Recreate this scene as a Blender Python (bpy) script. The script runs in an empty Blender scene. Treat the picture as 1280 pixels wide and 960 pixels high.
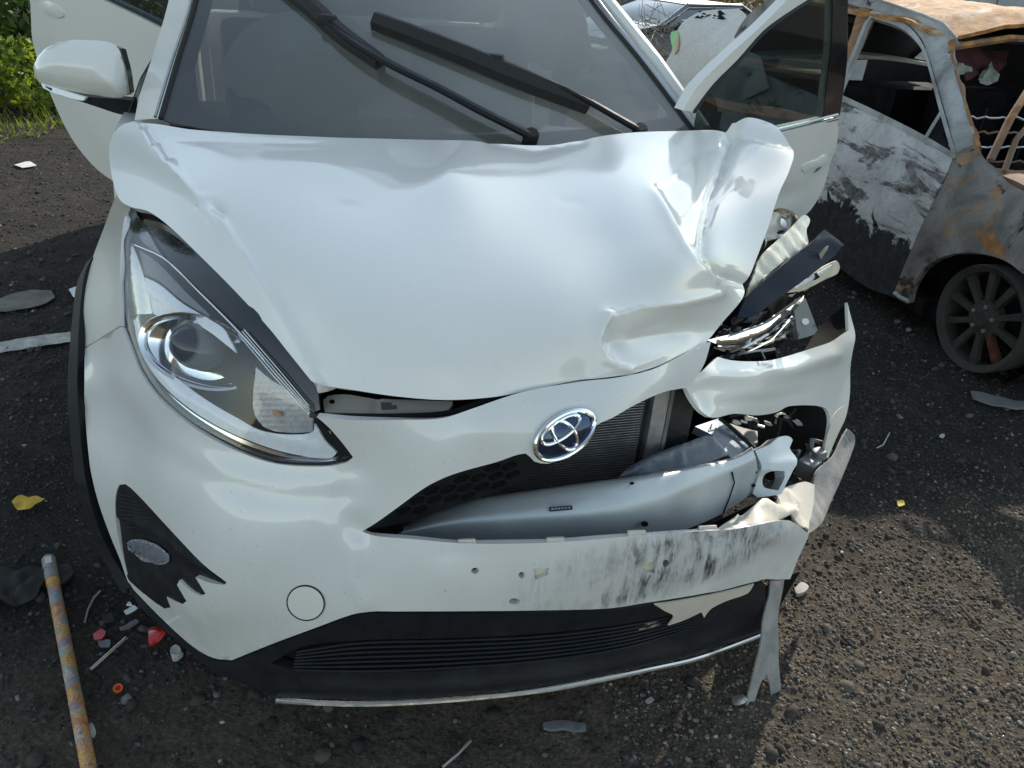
import bpy, bmesh, math, random
import numpy as np
from mathutils import Vector, Matrix
from mathutils.geometry import delaunay_2d_cdt

random.seed(7); RNG = np.random.default_rng(7)
SC = bpy.context.scene
COL = SC.collection
R = math.radians

# ------------------------------------------------------------------ camera
CAM = np.array([-0.40, -1.0, 1.45])
PITCH, YAW, ROLL, FPX = R(29.5), R(17.0), R(4.3), 1000.0      # focal length in pixels of a 1280 wide picture
_f = np.array([math.sin(YAW) * math.cos(PITCH), math.cos(YAW) * math.cos(PITCH), -math.sin(PITCH)])
_r0 = np.array([math.cos(YAW), -math.sin(YAW), 0.0]); _u0 = np.cross(_r0, _f)
_r = math.cos(ROLL) * _r0 + math.sin(ROLL) * _u0
_u = -math.sin(ROLL) * _r0 + math.cos(ROLL) * _u0
cd = bpy.data.cameras.new('camera'); cam = bpy.data.objects.new('camera', cd); COL.objects.link(cam)
m = Matrix.Identity(4)
for i in range(3):
    m[i][0] = _r[i]; m[i][1] = _u[i]; m[i][2] = -_f[i]; m[i][3] = CAM[i]
cam.matrix_world = m
cd.sensor_fit = 'HORIZONTAL'; cd.sensor_width = 36.0; cd.lens = FPX / 1280 * 36
cd.clip_start = 0.05; cd.clip_end = 2000
SC.camera = cam

# ------------------------------------------------------------------ sky, sun, exposure
SUN_EL, SUN_AZ = R(27), R(42)           # azimuth measured from +Y towards +X: the sun stands behind the car, to the right
world = bpy.data.worlds.new('World'); SC.world = world; world.use_nodes = True
wn = world.node_tree; wn.nodes.clear()
sky = wn.nodes.new('ShaderNodeTexSky'); sky.sky_type = 'NISHITA'; sky.sun_disc = False
sky.sun_elevation = SUN_EL; sky.sun_rotation = SUN_AZ; sky.altitude = 50; sky.air_density = 1.0; sky.dust_density = 0.4; sky.ozone_density = 1.0
bg = wn.nodes.new('ShaderNodeBackground'); bg.inputs['Strength'].default_value = 0.15
wo = wn.nodes.new('ShaderNodeOutputWorld')
hz = wn.nodes.new('ShaderNodeMix'); hz.data_type = 'RGBA'; hz.blend_type = 'MULTIPLY'; hz.inputs[0].default_value = 1.0; hz.inputs[7].default_value = (.965, 1.0, .93, 1)   # a slightly milky, hazy sky
hs = wn.nodes.new('ShaderNodeHueSaturation'); hs.inputs['Saturation'].default_value = .68; wn.links.new(sky.outputs[0], hs.inputs['Color']); wn.links.new(hs.outputs[0], hz.inputs[6]); wn.links.new(hz.outputs[2], bg.inputs['Color']); wn.links.new(bg.outputs[0], wo.inputs['Surface'])
sl = bpy.data.lights.new('sun', 'SUN'); sl.energy = 3.3; sl.angle = R(0.6); sl.color = (1.0, 0.92, 0.80)
sun = bpy.data.objects.new('sun', sl); COL.objects.link(sun)
_sd = Vector((math.sin(SUN_AZ) * math.cos(SUN_EL), math.cos(SUN_AZ) * math.cos(SUN_EL), math.sin(SUN_EL)))
sun.rotation_euler = _sd.to_track_quat('Z', 'Y').to_euler(); sun.location = (3, 4, 6)
vs = SC.view_settings
vs.view_transform = 'Standard'; vs.look = 'None'; vs.gamma = 1.0; vs.use_curve_mapping = False; vs.exposure = 0.80
SC.render.engine = 'CYCLES'; SC.cycles.max_bounces = 8; SC.cycles.transparent_max_bounces = 12

# ------------------------------------------------------------------ measuring: photo position + one known coordinate -> point in the place
def ray(a, b): return _f + _r * (a - 640) / FPX - _u * (b - 480) / FPX
def at(a, b, axis, v):
    d = ray(a, b); i = 'xyz'.index(axis); return CAM + d * (v - CAM[i]) / d[i]
def atY(a, b, v): return at(a, b, 'y', v)
def atX(a, b, v): return at(a, b, 'x', v)
def atZ(a, b, v): return at(a, b, 'z', v)
def on_plane(p0, n):
    p0 = np.array(p0, float); n = np.array(n, float)
    def g(a, b):
        d = ray(a, b); return CAM + d * (((p0 - CAM) @ n) / (d @ n))
    return g
def pix(P):
    d = np.array(P) - CAM; z = d @ _f; return 640 + FPX * (d @ _r) / z, 480 - FPX * (d @ _u) / z

class Tps:                                   # smooth sheet through measured points
    def __init__(s, pts, vals, lam=1e-4):
        s.p = np.array(pts, float) / 100; n = len(s.p); v = np.array(vals, float)
        K = s.k(s.p); A = np.zeros((n + 3, n + 3)); A[:n, :n] = K + lam * np.eye(n)
        A[:n, n] = 1; A[:n, n + 1:] = s.p; A[n, :n] = 1; A[n + 1:, :n] = s.p.T
        s.w = np.linalg.solve(A, np.concatenate([v, [0, 0, 0]]))
    def k(s, q):
        d2 = ((q[:, None, :] - s.p[None]) ** 2).sum(-1); return 0.5 * d2 * np.log(d2 + 1e-12)
    def __call__(s, a):
        q = np.atleast_2d(np.array(a, float)) / 100; n = len(s.p)
        return s.k(q) @ s.w[:n] + s.w[n] + q @ s.w[n + 1:]

def surf(ctrl, lam=1e-4):
    """ctrl: (px, py, Y) or (px, py, axis, value). Returns f(N x 2) -> N x 3 through a smooth depth sheet."""
    pts, vals = [], []
    for c in ctrl:
        if len(c) == 3: P = atY(*c)
        else: P = at(*c)
        pts.append(c[:2]); vals.append(P[1])
    t = Tps(pts, vals, lam)
    def g(A):
        A = np.atleast_2d(np.array(A, float)); Y = t(A)
        D = _f + np.outer((A[:, 0] - 640) / FPX, _r) - np.outer((A[:, 1] - 480) / FPX, _u)
        return CAM + D * ((Y - CAM[1]) / D[:, 1])[:, None]
    return g
def planar(g1):
    def g(A): return np.array([g1(a[0], a[1]) for a in np.atleast_2d(np.array(A, float))])
    return g

def spline(pts, step, closed=True):
    """Catmull-Rom through pts; a third entry marks a sharp corner."""
    n = len(pts); P = [np.array(p[:2], float) for p in pts]; c = [len(p) > 2 for p in pts]; out = []
    for i in range(n if closed else n - 1):
        p1, p2 = P[i], P[(i + 1) % n]
        p0 = P[i - 1] if (i > 0 or closed) else p1
        p3 = P[(i + 2) % n] if (i + 2 < n or closed) else p2
        if c[i]: p0 = p1
        if c[(i + 1) % n]: p3 = p2
        k = max(1, int(round(np.linalg.norm(p2 - p1) / step)))
        L = np.linalg.norm(p2 - p1) + 1e-9
        t1 = (p2 - p0) / (np.linalg.norm(p1 - p0) + L) * L; t2 = (p3 - p1) / (np.linalg.norm(p3 - p2) + L) * L
        if c[i] or (i == 0 and not closed): t1 = (p2 - p1)
        if c[(i + 1) % n] or (i + 2 >= n and not closed): t2 = (p2 - p1)
        for j in range(k):
            t = j / k; h = t * t * (3 - 2 * t)
            out.append((1 - h) * p1 + h * p2 + (t ** 3 - 2 * t * t + t) * t1 + (t ** 3 - t * t) * t2)
    if not closed: out.append(P[-1])
    return np.array(out)

def inside(loops, q):
    r = np.zeros(len(q), bool)
    for L in loops:
        x, y = q[:, 0], q[:, 1]
        for i in range(len(L)):
            a, b = L[i - 1], L[i]
            if a[1] == b[1]: continue
            c = ((a[1] > y) != (b[1] > y)) & (x < (b[0] - a[0]) * (y - a[1]) / (b[1] - a[1]) + a[0]); r ^= c
    return r

def fill(loops, step):
    """triangulate the region inside loops (even-odd) with interior points every `step`."""
    V, Ed, n = [], [], 0
    for L in loops:
        k = len(L); V += [tuple(p) for p in L]; Ed += [(n + i, n + (i + 1) % k) for i in range(k)]; n += k
    A = np.concatenate(loops); lo, hi = A.min(0), A.max(0)
    gx = np.arange(lo[0] + step * .5, hi[0], step); gy = np.arange(lo[1] + step * .45, hi[1], step * .87)
    G = np.array([(x + (step * .5 if j % 2 else 0), y) for j, y in enumerate(gy) for x in gx])
    if len(G):
        G = G[inside(loops, G)]
        if len(G):
            keep = np.ones(len(G), bool)
            for L in loops:
                for s in range(0, len(L), 64):
                    d = ((G[:, None, :] - L[None, s:s + 64]) ** 2).sum(-1).min(1); keep &= d > (step * .5) ** 2
            V += [tuple(p) for p in G[keep]]
    vo, eo, fo, *_ = delaunay_2d_cdt([Vector(v) for v in V], Ed, [], 0, 1e-5)
    vo = np.array([(v.x, v.y) for v in vo]); F = np.array([f for f in fo if len(f) == 3])
    cen = vo[F].mean(1); F = F[inside(loops, cen)]
    a, b, c = vo[F[:, 0]], vo[F[:, 1]], vo[F[:, 2]]
    ar = np.abs((b[:, 0] - a[:, 0]) * (c[:, 1] - a[:, 1]) - (b[:, 1] - a[:, 1]) * (c[:, 0] - a[:, 0])); F = F[ar > 1e-4]
    return vo, F

# ------------------------------------------------------------------ objects
def link(name, me, parent=None, mat=None, smooth=True):
    o = bpy.data.objects.new(name, me); COL.objects.link(o)
    if mat is not None:
        for q in (mat if isinstance(mat, (list, tuple)) else [mat]): me.materials.append(q)
    if parent is not None:
        o.parent = parent
        if parent.type == 'EMPTY': o.location = -Vector(parent.location)
    return o
def mesh(name, V, F, mat, parent=None, smooth=True, mi=None):
    me = bpy.data.meshes.new(name); me.from_pydata([tuple(map(float, v)) for v in V], [], [tuple(map(int, f)) for f in F])
    if smooth: me.polygons.foreach_set('use_smooth', [True] * len(me.polygons))
    if mi is not None: me.polygons.foreach_set('material_index', mi)
    me.update(); return link(name, me, parent, mat)
def thing(name, loc, label, cat, group=None):
    o = bpy.data.objects.new(name, None); COL.objects.link(o); o.location = loc; o.empty_display_size = .1
    return tag(o, label, cat, group)
def tag(o, label=None, cat=None, group=None, kind=None):
    for k, v in (('label', label), ('category', cat), ('group', group), ('kind', kind)):
        if v: o[k] = v
    return o

def sheet(name, loops, g, mat, parent=None, step=9, thick=.003, disp=None, toward=None, lstep=None, raw=False, back=None, flange=None):
    """A panel: outline(s) measured in the photo, laid on the surface g, given real thickness.
    disp(A) -> metres along the normal; back: material of the inner side; flange: depth of the folded-back rim."""
    LL = [np.array(l, float) if raw else spline(l, lstep or step) for l in loops]
    A, F = fill(LL, step); P = g(A)
    nrm = normals(P, F)
    view = CAM - P if toward is None else np.tile(np.array(toward, float), (len(P), 1))
    if (nrm * view).sum() < 0: F = F[:, ::-1]; nrm = -nrm
    if disp is not None:
        P = P + nrm * disp(A)[:, None]; nrm = normals(P, F)
    return solid(name, P, F, nrm, mat, parent, thick, back, flange)
def normals(P, F):
    fn = np.cross(P[F[:, 1]] - P[F[:, 0]], P[F[:, 2]] - P[F[:, 0]]); n = np.zeros_like(P)
    for i in range(3): np.add.at(n, F[:, i], fn)
    return n / (np.linalg.norm(n, axis=1)[:, None] + 1e-12)
def solid(name, P, F, nrm, mat, parent, thick, back=None, flange=None):
    n = len(P); e = {}
    for f in F:
        for i in range(3):
            a, b = int(f[i]), int(f[(i + 1) % 3])
            if (b, a) in e: del e[(b, a)]
            else: e[(a, b)] = 1
    t = flange or thick
    Q = P - nrm * thick
    V = list(P) + list(Q); FF = list(F) + [(f[2] + n, f[1] + n, f[0] + n) for f in F]; mi = [0] * len(F) + [1 if back else 0] * len(F)
    k = len(V)
    for (a, b) in e:                                       # rim, with its own vertices so the edge stays crisp
        V += [P[a], P[b], P[b] - nrm[b] * t, P[a] - nrm[a] * t]; FF.append((k, k + 3, k + 2, k + 1)); mi.append(0); k += 4
    o = mesh(name, V, FF, [mat, back] if back else mat, parent, True, mi)
    return o

class MB:
    """collects boxes, tubes, lathes into ONE mesh"""
    def __init__(s): s.V, s.F = [], []
    def add(s, V, F):
        n = len(s.V); s.V += [tuple(map(float, v)) for v in V]; s.F += [tuple(n + i for i in f) for f in F]; return s
    def box(s, c, d, rz=0, bev=0.0, rot=None):
        x, y, z = [v / 2 for v in d]; b = min(bev, x * .9, y * .9, z * .9); M_ = rot if rot is not None else Matrix.Rotation(rz, 3, 'Z')
        if b <= 0:
            V = [(i * x, j * y, k * z) for i in (-1, 1) for j in (-1, 1) for k in (-1, 1)]
            F = [(0, 1, 3, 2), (4, 6, 7, 5), (0, 4, 5, 1), (2, 3, 7, 6), (0, 2, 6, 4), (1, 5, 7, 3)]
        else:
            bm = bmesh.new(); bmesh.ops.create_cube(bm, size=1)
            for v in bm.verts: v.co = (v.co.x * 2 * x, v.co.y * 2 * y, v.co.z * 2 * z)
            bmesh.ops.bevel(bm, geom=bm.edges[:], offset=b, segments=2, affect='EDGES', profile=.6)
            bm.verts.index_update(); V = [v.co[:] for v in bm.verts]; F = [[v.index for v in f.verts] for f in bm.faces]; bm.free()
        return s.add([np.array(M_ @ Vector(v)) + np.array(c) for v in V], F)
    def tube(s, pts, r, n=8, cap=True, flat=1.0, up=None):
        pts = [np.array(p, float) for p in pts]; rs = r if isinstance(r, (list, tuple)) else [r] * len(pts)
        V, F = [], []; pu = np.array(up, float) if up is not None else np.array((0, 0, 1.0))
        for i, p in enumerate(pts):
            d = pts[min(i + 1, len(pts) - 1)] - pts[max(i - 1, 0)]; d = d / (np.linalg.norm(d) + 1e-9)
            a = np.cross(d, pu)
            if np.linalg.norm(a) < 1e-3: a = np.cross(d, (1.0, 0, 0))
            a /= np.linalg.norm(a); b = np.cross(a, d)
            for k in range(n):
                t = 2 * math.pi * k / n; V.append(p + rs[i] * (a * math.cos(t) + b * math.sin(t) * flat))
        for i in range(len(pts) - 1):
            for k in range(n): F.append((i * n + k, i * n + (k + 1) % n, (i + 1) * n + (k + 1) % n, (i + 1) * n + k))
        if cap: F += [tuple(range(n))[::-1], tuple((len(pts) - 1) * n + k for k in range(n))]
        return s.add(V, F)
    def lathe(s, c, axis, prof, n=32, sx=1.0, ref=None):
        """prof: list of (radius, height along axis)"""
        ax = np.array(axis, float); ax /= np.linalg.norm(ax)
        a = np.cross(ax, ref if ref is not None else ((0, 0, 1.0) if abs(ax[2]) < .9 else (1.0, 0, 0))); a /= np.linalg.norm(a); b = np.cross(ax, a)
        V = [np.array(c) + ax * h + rr * (a * math.cos(2 * math.pi * k / n) * sx + b * math.sin(2 * math.pi * k / n)) for rr, h in prof for k in range(n)]
        F = [(i * n + k, i * n + (k + 1) % n, (i + 1) * n + (k + 1) % n, (i + 1) * n + k) for i in range(len(prof) - 1) for k in range(n)]
        return s.add(V, F)
    def build(s, name, mat, parent=None, smooth=True, angle=35):
        o = mesh(name, s.V, s.F, mat, parent, smooth)
        if smooth: sharpen(o, angle)
        return o
def sharpen(o, angle=35):
    me = o.data; bm = bmesh.new(); bm.from_mesh(me)
    bmesh.ops.recalc_face_normals(bm, faces=bm.faces[:])
    for e in bm.edges:
        if len(e.link_faces) == 2 and e.calc_face_angle(0) > R(angle): e.smooth = False
    bm.to_mesh(me); bm.free()

# ------------------------------------------------------------------ materials
def nodes(name):
    M_ = bpy.data.materials.new(name); M_.use_nodes = True; nt = M_.node_tree; b = nt.nodes['Principled BSDF']; return M_, nt, b
def N(nt, t, **kw):
    n = nt.nodes.new(t)
    for k, v in kw.items():
        if k in n.inputs: n.inputs[k].default_value = v
        else: setattr(n, k, v)
    return n
def coords(nt, scale=(1, 1, 1)):
    tc = nt.nodes.new('ShaderNodeTexCoord'); mp = nt.nodes.new('ShaderNodeMapping'); mp.inputs['Scale'].default_value = scale
    nt.links.new(tc.outputs['Object'], mp.inputs[0]); return mp.outputs[0]
def ramp(nt, src, stops, interp='LINEAR'):
    r = nt.nodes.new('ShaderNodeValToRGB'); r.color_ramp.interpolation = interp; e = r.color_ramp.elements
    while len(e) < len(stops): e.new(.5)
    for q, (p, c) in zip(e, stops): q.position = p; q.color = (*c, 1) if len(c) == 3 else c
    nt.links.new(src, r.inputs[0]); return r.outputs[0]
def noise(nt, vec, scale, detail=4, rough=.55, dist=0):
    n = N(nt, 'ShaderNodeTexNoise', Scale=scale, Detail=detail, Roughness=rough, Distortion=dist); nt.links.new(vec, n.inputs['Vector']); return n.outputs['Fac']
def mixc(nt, fac, a, b, blend='MIX'):
    x = nt.nodes.new('ShaderNodeMix'); x.data_type = 'RGBA'; x.blend_type = blend
    for i, v in ((0, fac), (6, a), (7, b)):
        if hasattr(v, 'is_linked') or hasattr(v, 'links'): nt.links.new(v, x.inputs[i])
        else: x.inputs[i].default_value = v if i == 0 else ((*v, 1) if len(v) == 3 else v)
    return x.outputs[2]
def bump(nt, b, h, strength=.3, dist=.01):
    n = N(nt, 'ShaderNodeBump', Strength=strength, Distance=dist); nt.links.new(h, n.inputs['Height']); nt.links.new(n.outputs[0], b.inputs['Normal']); return n
def simple(name, col, rough=.5, metal=0.0, coat=0.0, var=.12, vscale=14, bmp=0.0, bscale=80, spec=.5, coat_rough=.03):
    """a plain material with a little uneven dirt so nothing is perfectly flat"""
    M_, nt, b = nodes(name); v = coords(nt)
    f = noise(nt, v, vscale, 5, .6)
    c = ramp(nt, f, [(.25, tuple(x * (1 - var) for x in col)), (.75, tuple(min(1, x * (1 + var)) for x in col))])
    nt.links.new(c, b.inputs['Base Color'])
    rr = ramp(nt, f, [(.2, (max(0, rough - .08),) * 3), (.8, (min(1, rough + .1),) * 3)]); nt.links.new(rr, b.inputs['Roughness'])
    b.inputs['Metallic'].default_value = metal; b.inputs['Coat Weight'].default_value = coat; b.inputs['Coat Roughness'].default_value = coat_rough
    b.inputs['Specular IOR Level'].default_value = spec
    if bmp: bump(nt, b, noise(nt, v, bscale, 3), bmp, .004)
    return M_
def paint(name, col, dirt=.25, rough=.38):
    M_, nt, b = nodes(name); v = coords(nt)
    f = noise(nt, v, 3.2, 7, .62); g = noise(nt, v, 60, 3, .6)
    c = ramp(nt, f, [(.35, tuple(x * (1 - .10 * dirt) for x in col)), (.7, col)])
    c2 = mixc(nt, ramp(nt, g, [(.60, (0, 0, 0)), (.78, (dirt * .35,) * 3)]), c, (.42, .38, .30))
    nt.links.new(c2, b.inputs['Base Color']); b.inputs['Roughness'].default_value = rough
    b.inputs['Coat Weight'].default_value = 1.0
    nt.links.new(ramp(nt, f, [(.3, (.03,) * 3), (.75, (.12,) * 3)]), b.inputs['Coat Roughness'])
    bump(nt, b, noise(nt, v, 7, 2), .010, .02)
    return M_
WHITE = paint('white_pearl_paint', (.82, .80, .74), .3)
WHITE_PLASTIC = simple('bare_white_plastic', (.62, .57, .48), .55, var=.08, vscale=20, bmp=.1)
SILVER = simple('silver_blue_metal', (.54, .575, .575), .40, .35, var=.10, vscale=9, bmp=.05, bscale=20)
BLACK = simple('black_textured_plastic', (.015, .016, .018), .5, var=.3, vscale=30, bmp=.15, bscale=400, spec=.24)
GLOSS = simple('gloss_black_plastic', (.012, .012, .014), .14, var=.2, coat=.5)
NAVY = simple('dark_satin_plastic', (.012, .018, .036), .5, var=.2, vscale=12, spec=.10)
RUBBER = simple('dark_rubber', (.018, .018, .018), .75, var=.3, vscale=40, bmp=.2, bscale=150)
VOIDM = simple('matt_black_plastic', (.012, .012, .012), .9, var=.3, spec=.06)  # matt near-black for inner liners, dark gaps and hole discs
CHROME = simple('chrome', (.86, .87, .88), .07, 1.0, var=.03)
CHROME_DULL = simple('brushed_reflector', (.80, .79, .74), .22, 1.0, var=.08, vscale=30)
DRL = simple('frosted_light_guide', (.88, .90, .94), .28, 0, coat=.6, var=.04, vscale=60)
ALU = simple('aluminium', (.55, .56, .57), .42, .9, var=.15, vscale=40)
DARKFIN = simple('dark_radiator_core', (.05, .052, .055), .45, .5, var=.3, vscale=90)
GREYPL = simple('grey_plastic', (.16, .165, .17), .5, var=.2, vscale=25, bmp=.1)
TRIM = simple('weathered_grey_trim', (.26, .25, .235), .6, var=.35, vscale=25, bmp=.25, bscale=120)
AMBER = simple('amber_bulb', (.52, .27, .14), .3, var=.1)
BLUECHROME = simple('blue_tinted_chrome', (.022, .045, .11), .12, .85, coat=1.0, var=.5, vscale=60)
CREAM = simple('yellowed_clear_plastic', (.70, .64, .50), .3, .1, coat=.4, var=.25, vscale=30, bmp=.3, bscale=60)
SEAT = simple('grey_seat_fabric', (.24, .24, .235), .9, var=.15, vscale=60)
DASH = simple('dark_dashboard_plastic', (.03, .03, .033), .6, var=.2)
AIRBAG = simple('white_airbag_cloth', (.72, .71, .68), .85, var=.08, vscale=12, bmp=.4, bscale=14)

def glassy(name, tint, clear, rough=.02, dust=0.0, dust_col=(.55, .53, .48), ior=1.5, haze_lean=0.0):
    """thin glass: mostly see-through, mirror at glancing angles, with an optional film of dust and painted haze"""
    M_ = bpy.data.materials.new(name); M_.use_nodes = True; nt = M_.node_tree; nt.nodes.clear()
    out = nt.nodes.new('ShaderNodeOutputMaterial'); tr = N(nt, 'ShaderNodeBsdfTransparent'); tr.inputs[0].default_value = (*[t * clear for t in tint], 1)
    gl = N(nt, 'ShaderNodeBsdfGlossy', Roughness=rough); gl.inputs[0].default_value = (1, 1, 1, 1)
    f0 = ((ior - 1) / (ior + 1)) ** 2; lw = N(nt, 'ShaderNodeLayerWeight', Blend=.5); mx = nt.nodes.new('ShaderNodeMixShader')
    pw = N(nt, 'ShaderNodeMath', operation='POWER'); pw.inputs[1].default_value = 5.0; nt.links.new(lw.outputs['Facing'], pw.inputs[0])
    ma = N(nt, 'ShaderNodeMath', operation='MULTIPLY_ADD'); ma.inputs[1].default_value = 1 - f0; ma.inputs[2].default_value = f0; nt.links.new(pw.outputs[0], ma.inputs[0])
    nt.links.new(ma.outputs[0], mx.inputs[0]); nt.links.new(tr.outputs[0], mx.inputs[1]); nt.links.new(gl.outputs[0], mx.inputs[2])
    last = mx.outputs[0]
    if dust:
        v = coords(nt); d = N(nt, 'ShaderNodeBsdfDiffuse'); d.inputs[0].default_value = (*dust_col, 1)
        f = ramp(nt, noise(nt, v, 3.0, 6, .6), [(.3, (dust * .55,) * 3), (.75, (dust,) * 3)])
        if haze_lean:                               # haze painted into the dust film, paler to one side for its sky reflection
            sp = N(nt, 'ShaderNodeSeparateXYZ'); nt.links.new(v, sp.inputs[0]); k_ = N(nt, 'ShaderNodeMath', operation='MULTIPLY_ADD'); k_.inputs[1].default_value = haze_lean; k_.inputs[2].default_value = 1.0; nt.links.new(sp.outputs[0], k_.inputs[0])
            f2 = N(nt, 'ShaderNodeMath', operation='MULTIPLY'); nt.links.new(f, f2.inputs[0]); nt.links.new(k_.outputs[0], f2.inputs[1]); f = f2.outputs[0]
        m2 = nt.nodes.new('ShaderNodeMixShader'); nt.links.new(f, m2.inputs[0]); nt.links.new(last, m2.inputs[1]); nt.links.new(d.outputs[0], m2.inputs[2]); last = m2.outputs[0]
    nt.links.new(last, out.inputs[0]); return M_
LENS = glassy('clear_headlight_lens', (1, 1, 1), .96, .02, .02, ior=1.4)
SCREEN = glassy('dusty_windscreen_painted_haze', (.84, .88, .87), .64, .015, .17, (.72, .70, .62), 1.95, 1.25)  # dust, plus reflected brightness painted in as haze towards the right
DOORGLASS = glassy('tinted_door_glass', (.45, .52, .52), .7, .01, .03)

# ------------------------------------------------------------------ ground: one sheet out to the horizon
def ground_material():
    M_, nt, b = nodes('burnt_gravel_ground'); v = coords(nt)
    big = noise(nt, v, .9, 6, .6); mid = noise(nt, v, 9, 6, .65); fine = noise(nt, v, 95, 5, .7); grit = noise(nt, v, 260, 3, .7)
    soot = ramp(nt, fine, [(.36, (.014, .0135, .013)), (.56, (.046, .043, .040)), (.70, (.16, .15, .138))])
    earth = ramp(nt, fine, [(.28, (.090, .070, .050)), (.5, (.200, .162, .118)), (.72, (.36, .305, .24))])
    # bare brown gravel near the right front corner, blackened ground around the burnt car and behind
    sx = N(nt, 'ShaderNodeSeparateXYZ'); nt.links.new(v, sx.inputs[0])
    def line(ax, ay, c0):
        a = N(nt, 'ShaderNodeMath', operation='MULTIPLY'); a.inputs[1].default_value = ax; nt.links.new(sx.outputs[0], a.inputs[0])
        q = N(nt, 'ShaderNodeMath', operation='MULTIPLY_ADD'); q.inputs[1].default_value = ay; nt.links.new(sx.outputs[1], q.inputs[0]); nt.links.new(a.outputs[0], q.inputs[2])
        s = N(nt, 'ShaderNodeMath', operation='MULTIPLY_ADD'); s.inputs[1].default_value = .55; nt.links.new(mid, s.inputs[0]); nt.links.new(q.outputs[0], s.inputs[2])
        t = N(nt, 'ShaderNodeMath', operation='ADD'); t.inputs[1].default_value = c0; nt.links.new(s.outputs[0], t.inputs[0]); return t.outputs[0]
    f = ramp(nt, line(.05, -1.5, .65), [(0.0, (.10,) * 3), (.6, (1, 1, 1))])
    base = mixc(nt, f, soot, earth)
    # dusty brown drifts and black sooty blotches, a hand to a step across
    dr = ramp(nt, noise(nt, v, 4.5, 8, .7, .5), [(.50, (0, 0, 0)), (.68, (.75,) * 3)]); base = mixc(nt, dr, base, ramp(nt, fine, [(.3, (.055, .046, .036)), (.7, (.17, .145, .112))]))
    bl = ramp(nt, noise(nt, v, 11, 7, .7, .4), [(.52, (0, 0, 0)), (.70, (.8,) * 3)]); base = mixc(nt, bl, base, mixc(nt, .75, base, (.016, .015, .015)))
    base = mixc(nt, ramp(nt, big, [(.35, (0, 0, 0)), (.7, (.5,) * 3)]), base, mixc(nt, .5, base, (.055, .052, .048)))
    ash = ramp(nt, noise(nt, v, 22, 6, .75), [(.66, (0, 0, 0)), (.74, (.5,) * 3)])
    base = mixc(nt, ash, base, (.20, .195, .19))
    nt.links.new(base, b.inputs['Base Color']); b.inputs['Roughness'].default_value = .95; b.inputs['Specular IOR Level'].default_value = .2
    h = N(nt, 'ShaderNodeMath', operation='MULTIPLY_ADD'); h.inputs[1].default_value = .6; nt.links.new(grit, h.inputs[0]); nt.links.new(fine, h.inputs[2])
    h2 = N(nt, 'ShaderNodeMath', operation='MULTIPLY_ADD'); h2.inputs[1].default_value = 3.0; nt.links.new(noise(nt, v, 24, 7, .7), h2.inputs[0]); nt.links.new(h.outputs[0], h2.inputs[2])
    bump(nt, b, h2.outputs[0], 1.0, .022)
    return M_
GROUND = ground_material()
def dip(x, y):                                # the yard falls away behind the burnt car
    t = np.clip((y - 4.9) / 2.0, 0, 1); u = np.clip((x - .9) / .8, 0, 1); return -.60 * t * t * (3 - 2 * t) * u * u * (3 - 2 * u)
def hfield(x, y):
    return .012 * np.sin(2.1 * x + 1.3 * y) * np.cos(1.7 * y - .6 * x) + .006 * np.sin(7 * x + 2 * y) * np.sin(6 * y - 3 * x) + .003 * np.sin(19 * x - 11 * y) * np.sin(17 * y + 5 * x) + .0028 * np.sin(41 * x + 23 * y + 2 * np.sin(9 * y)) * np.sin(37 * y - 19 * x + 2 * np.sin(11 * x))
def make_ground():
    xs = np.unique(np.concatenate([np.linspace(-600, -8, 14), np.linspace(-8, -3, 18), np.linspace(-3, 5, 330), np.linspace(5, 12, 18), np.linspace(12, 600, 14)]))
    ys = np.unique(np.concatenate([np.linspace(-600, -6, 14), np.linspace(-6, -1, 12), np.linspace(-1, 6, 280), np.linspace(6, 14, 18), np.linspace(14, 800, 16)]))
    X, Y = np.meshgrid(xs, ys); near = np.clip(1 - np.maximum(np.abs(X - 1) - 5, 0) / 5, 0, 1) * np.clip(1 - np.maximum(np.abs(Y - 2) - 5, 0) / 6, 0, 1)
    Z = hfield(X, Y) * near - .008 + dip(X, Y)
    V = np.stack([X.ravel(), Y.ravel(), Z.ravel()], 1); n = len(xs)
    F = [(j * n + i, j * n + i + 1, (j + 1) * n + i + 1, (j + 1) * n + i) for j in range(len(ys) - 1) for i in range(n - 1)]
    tag(mesh('ground', V, F, GROUND), kind='structure')
make_ground()

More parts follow.
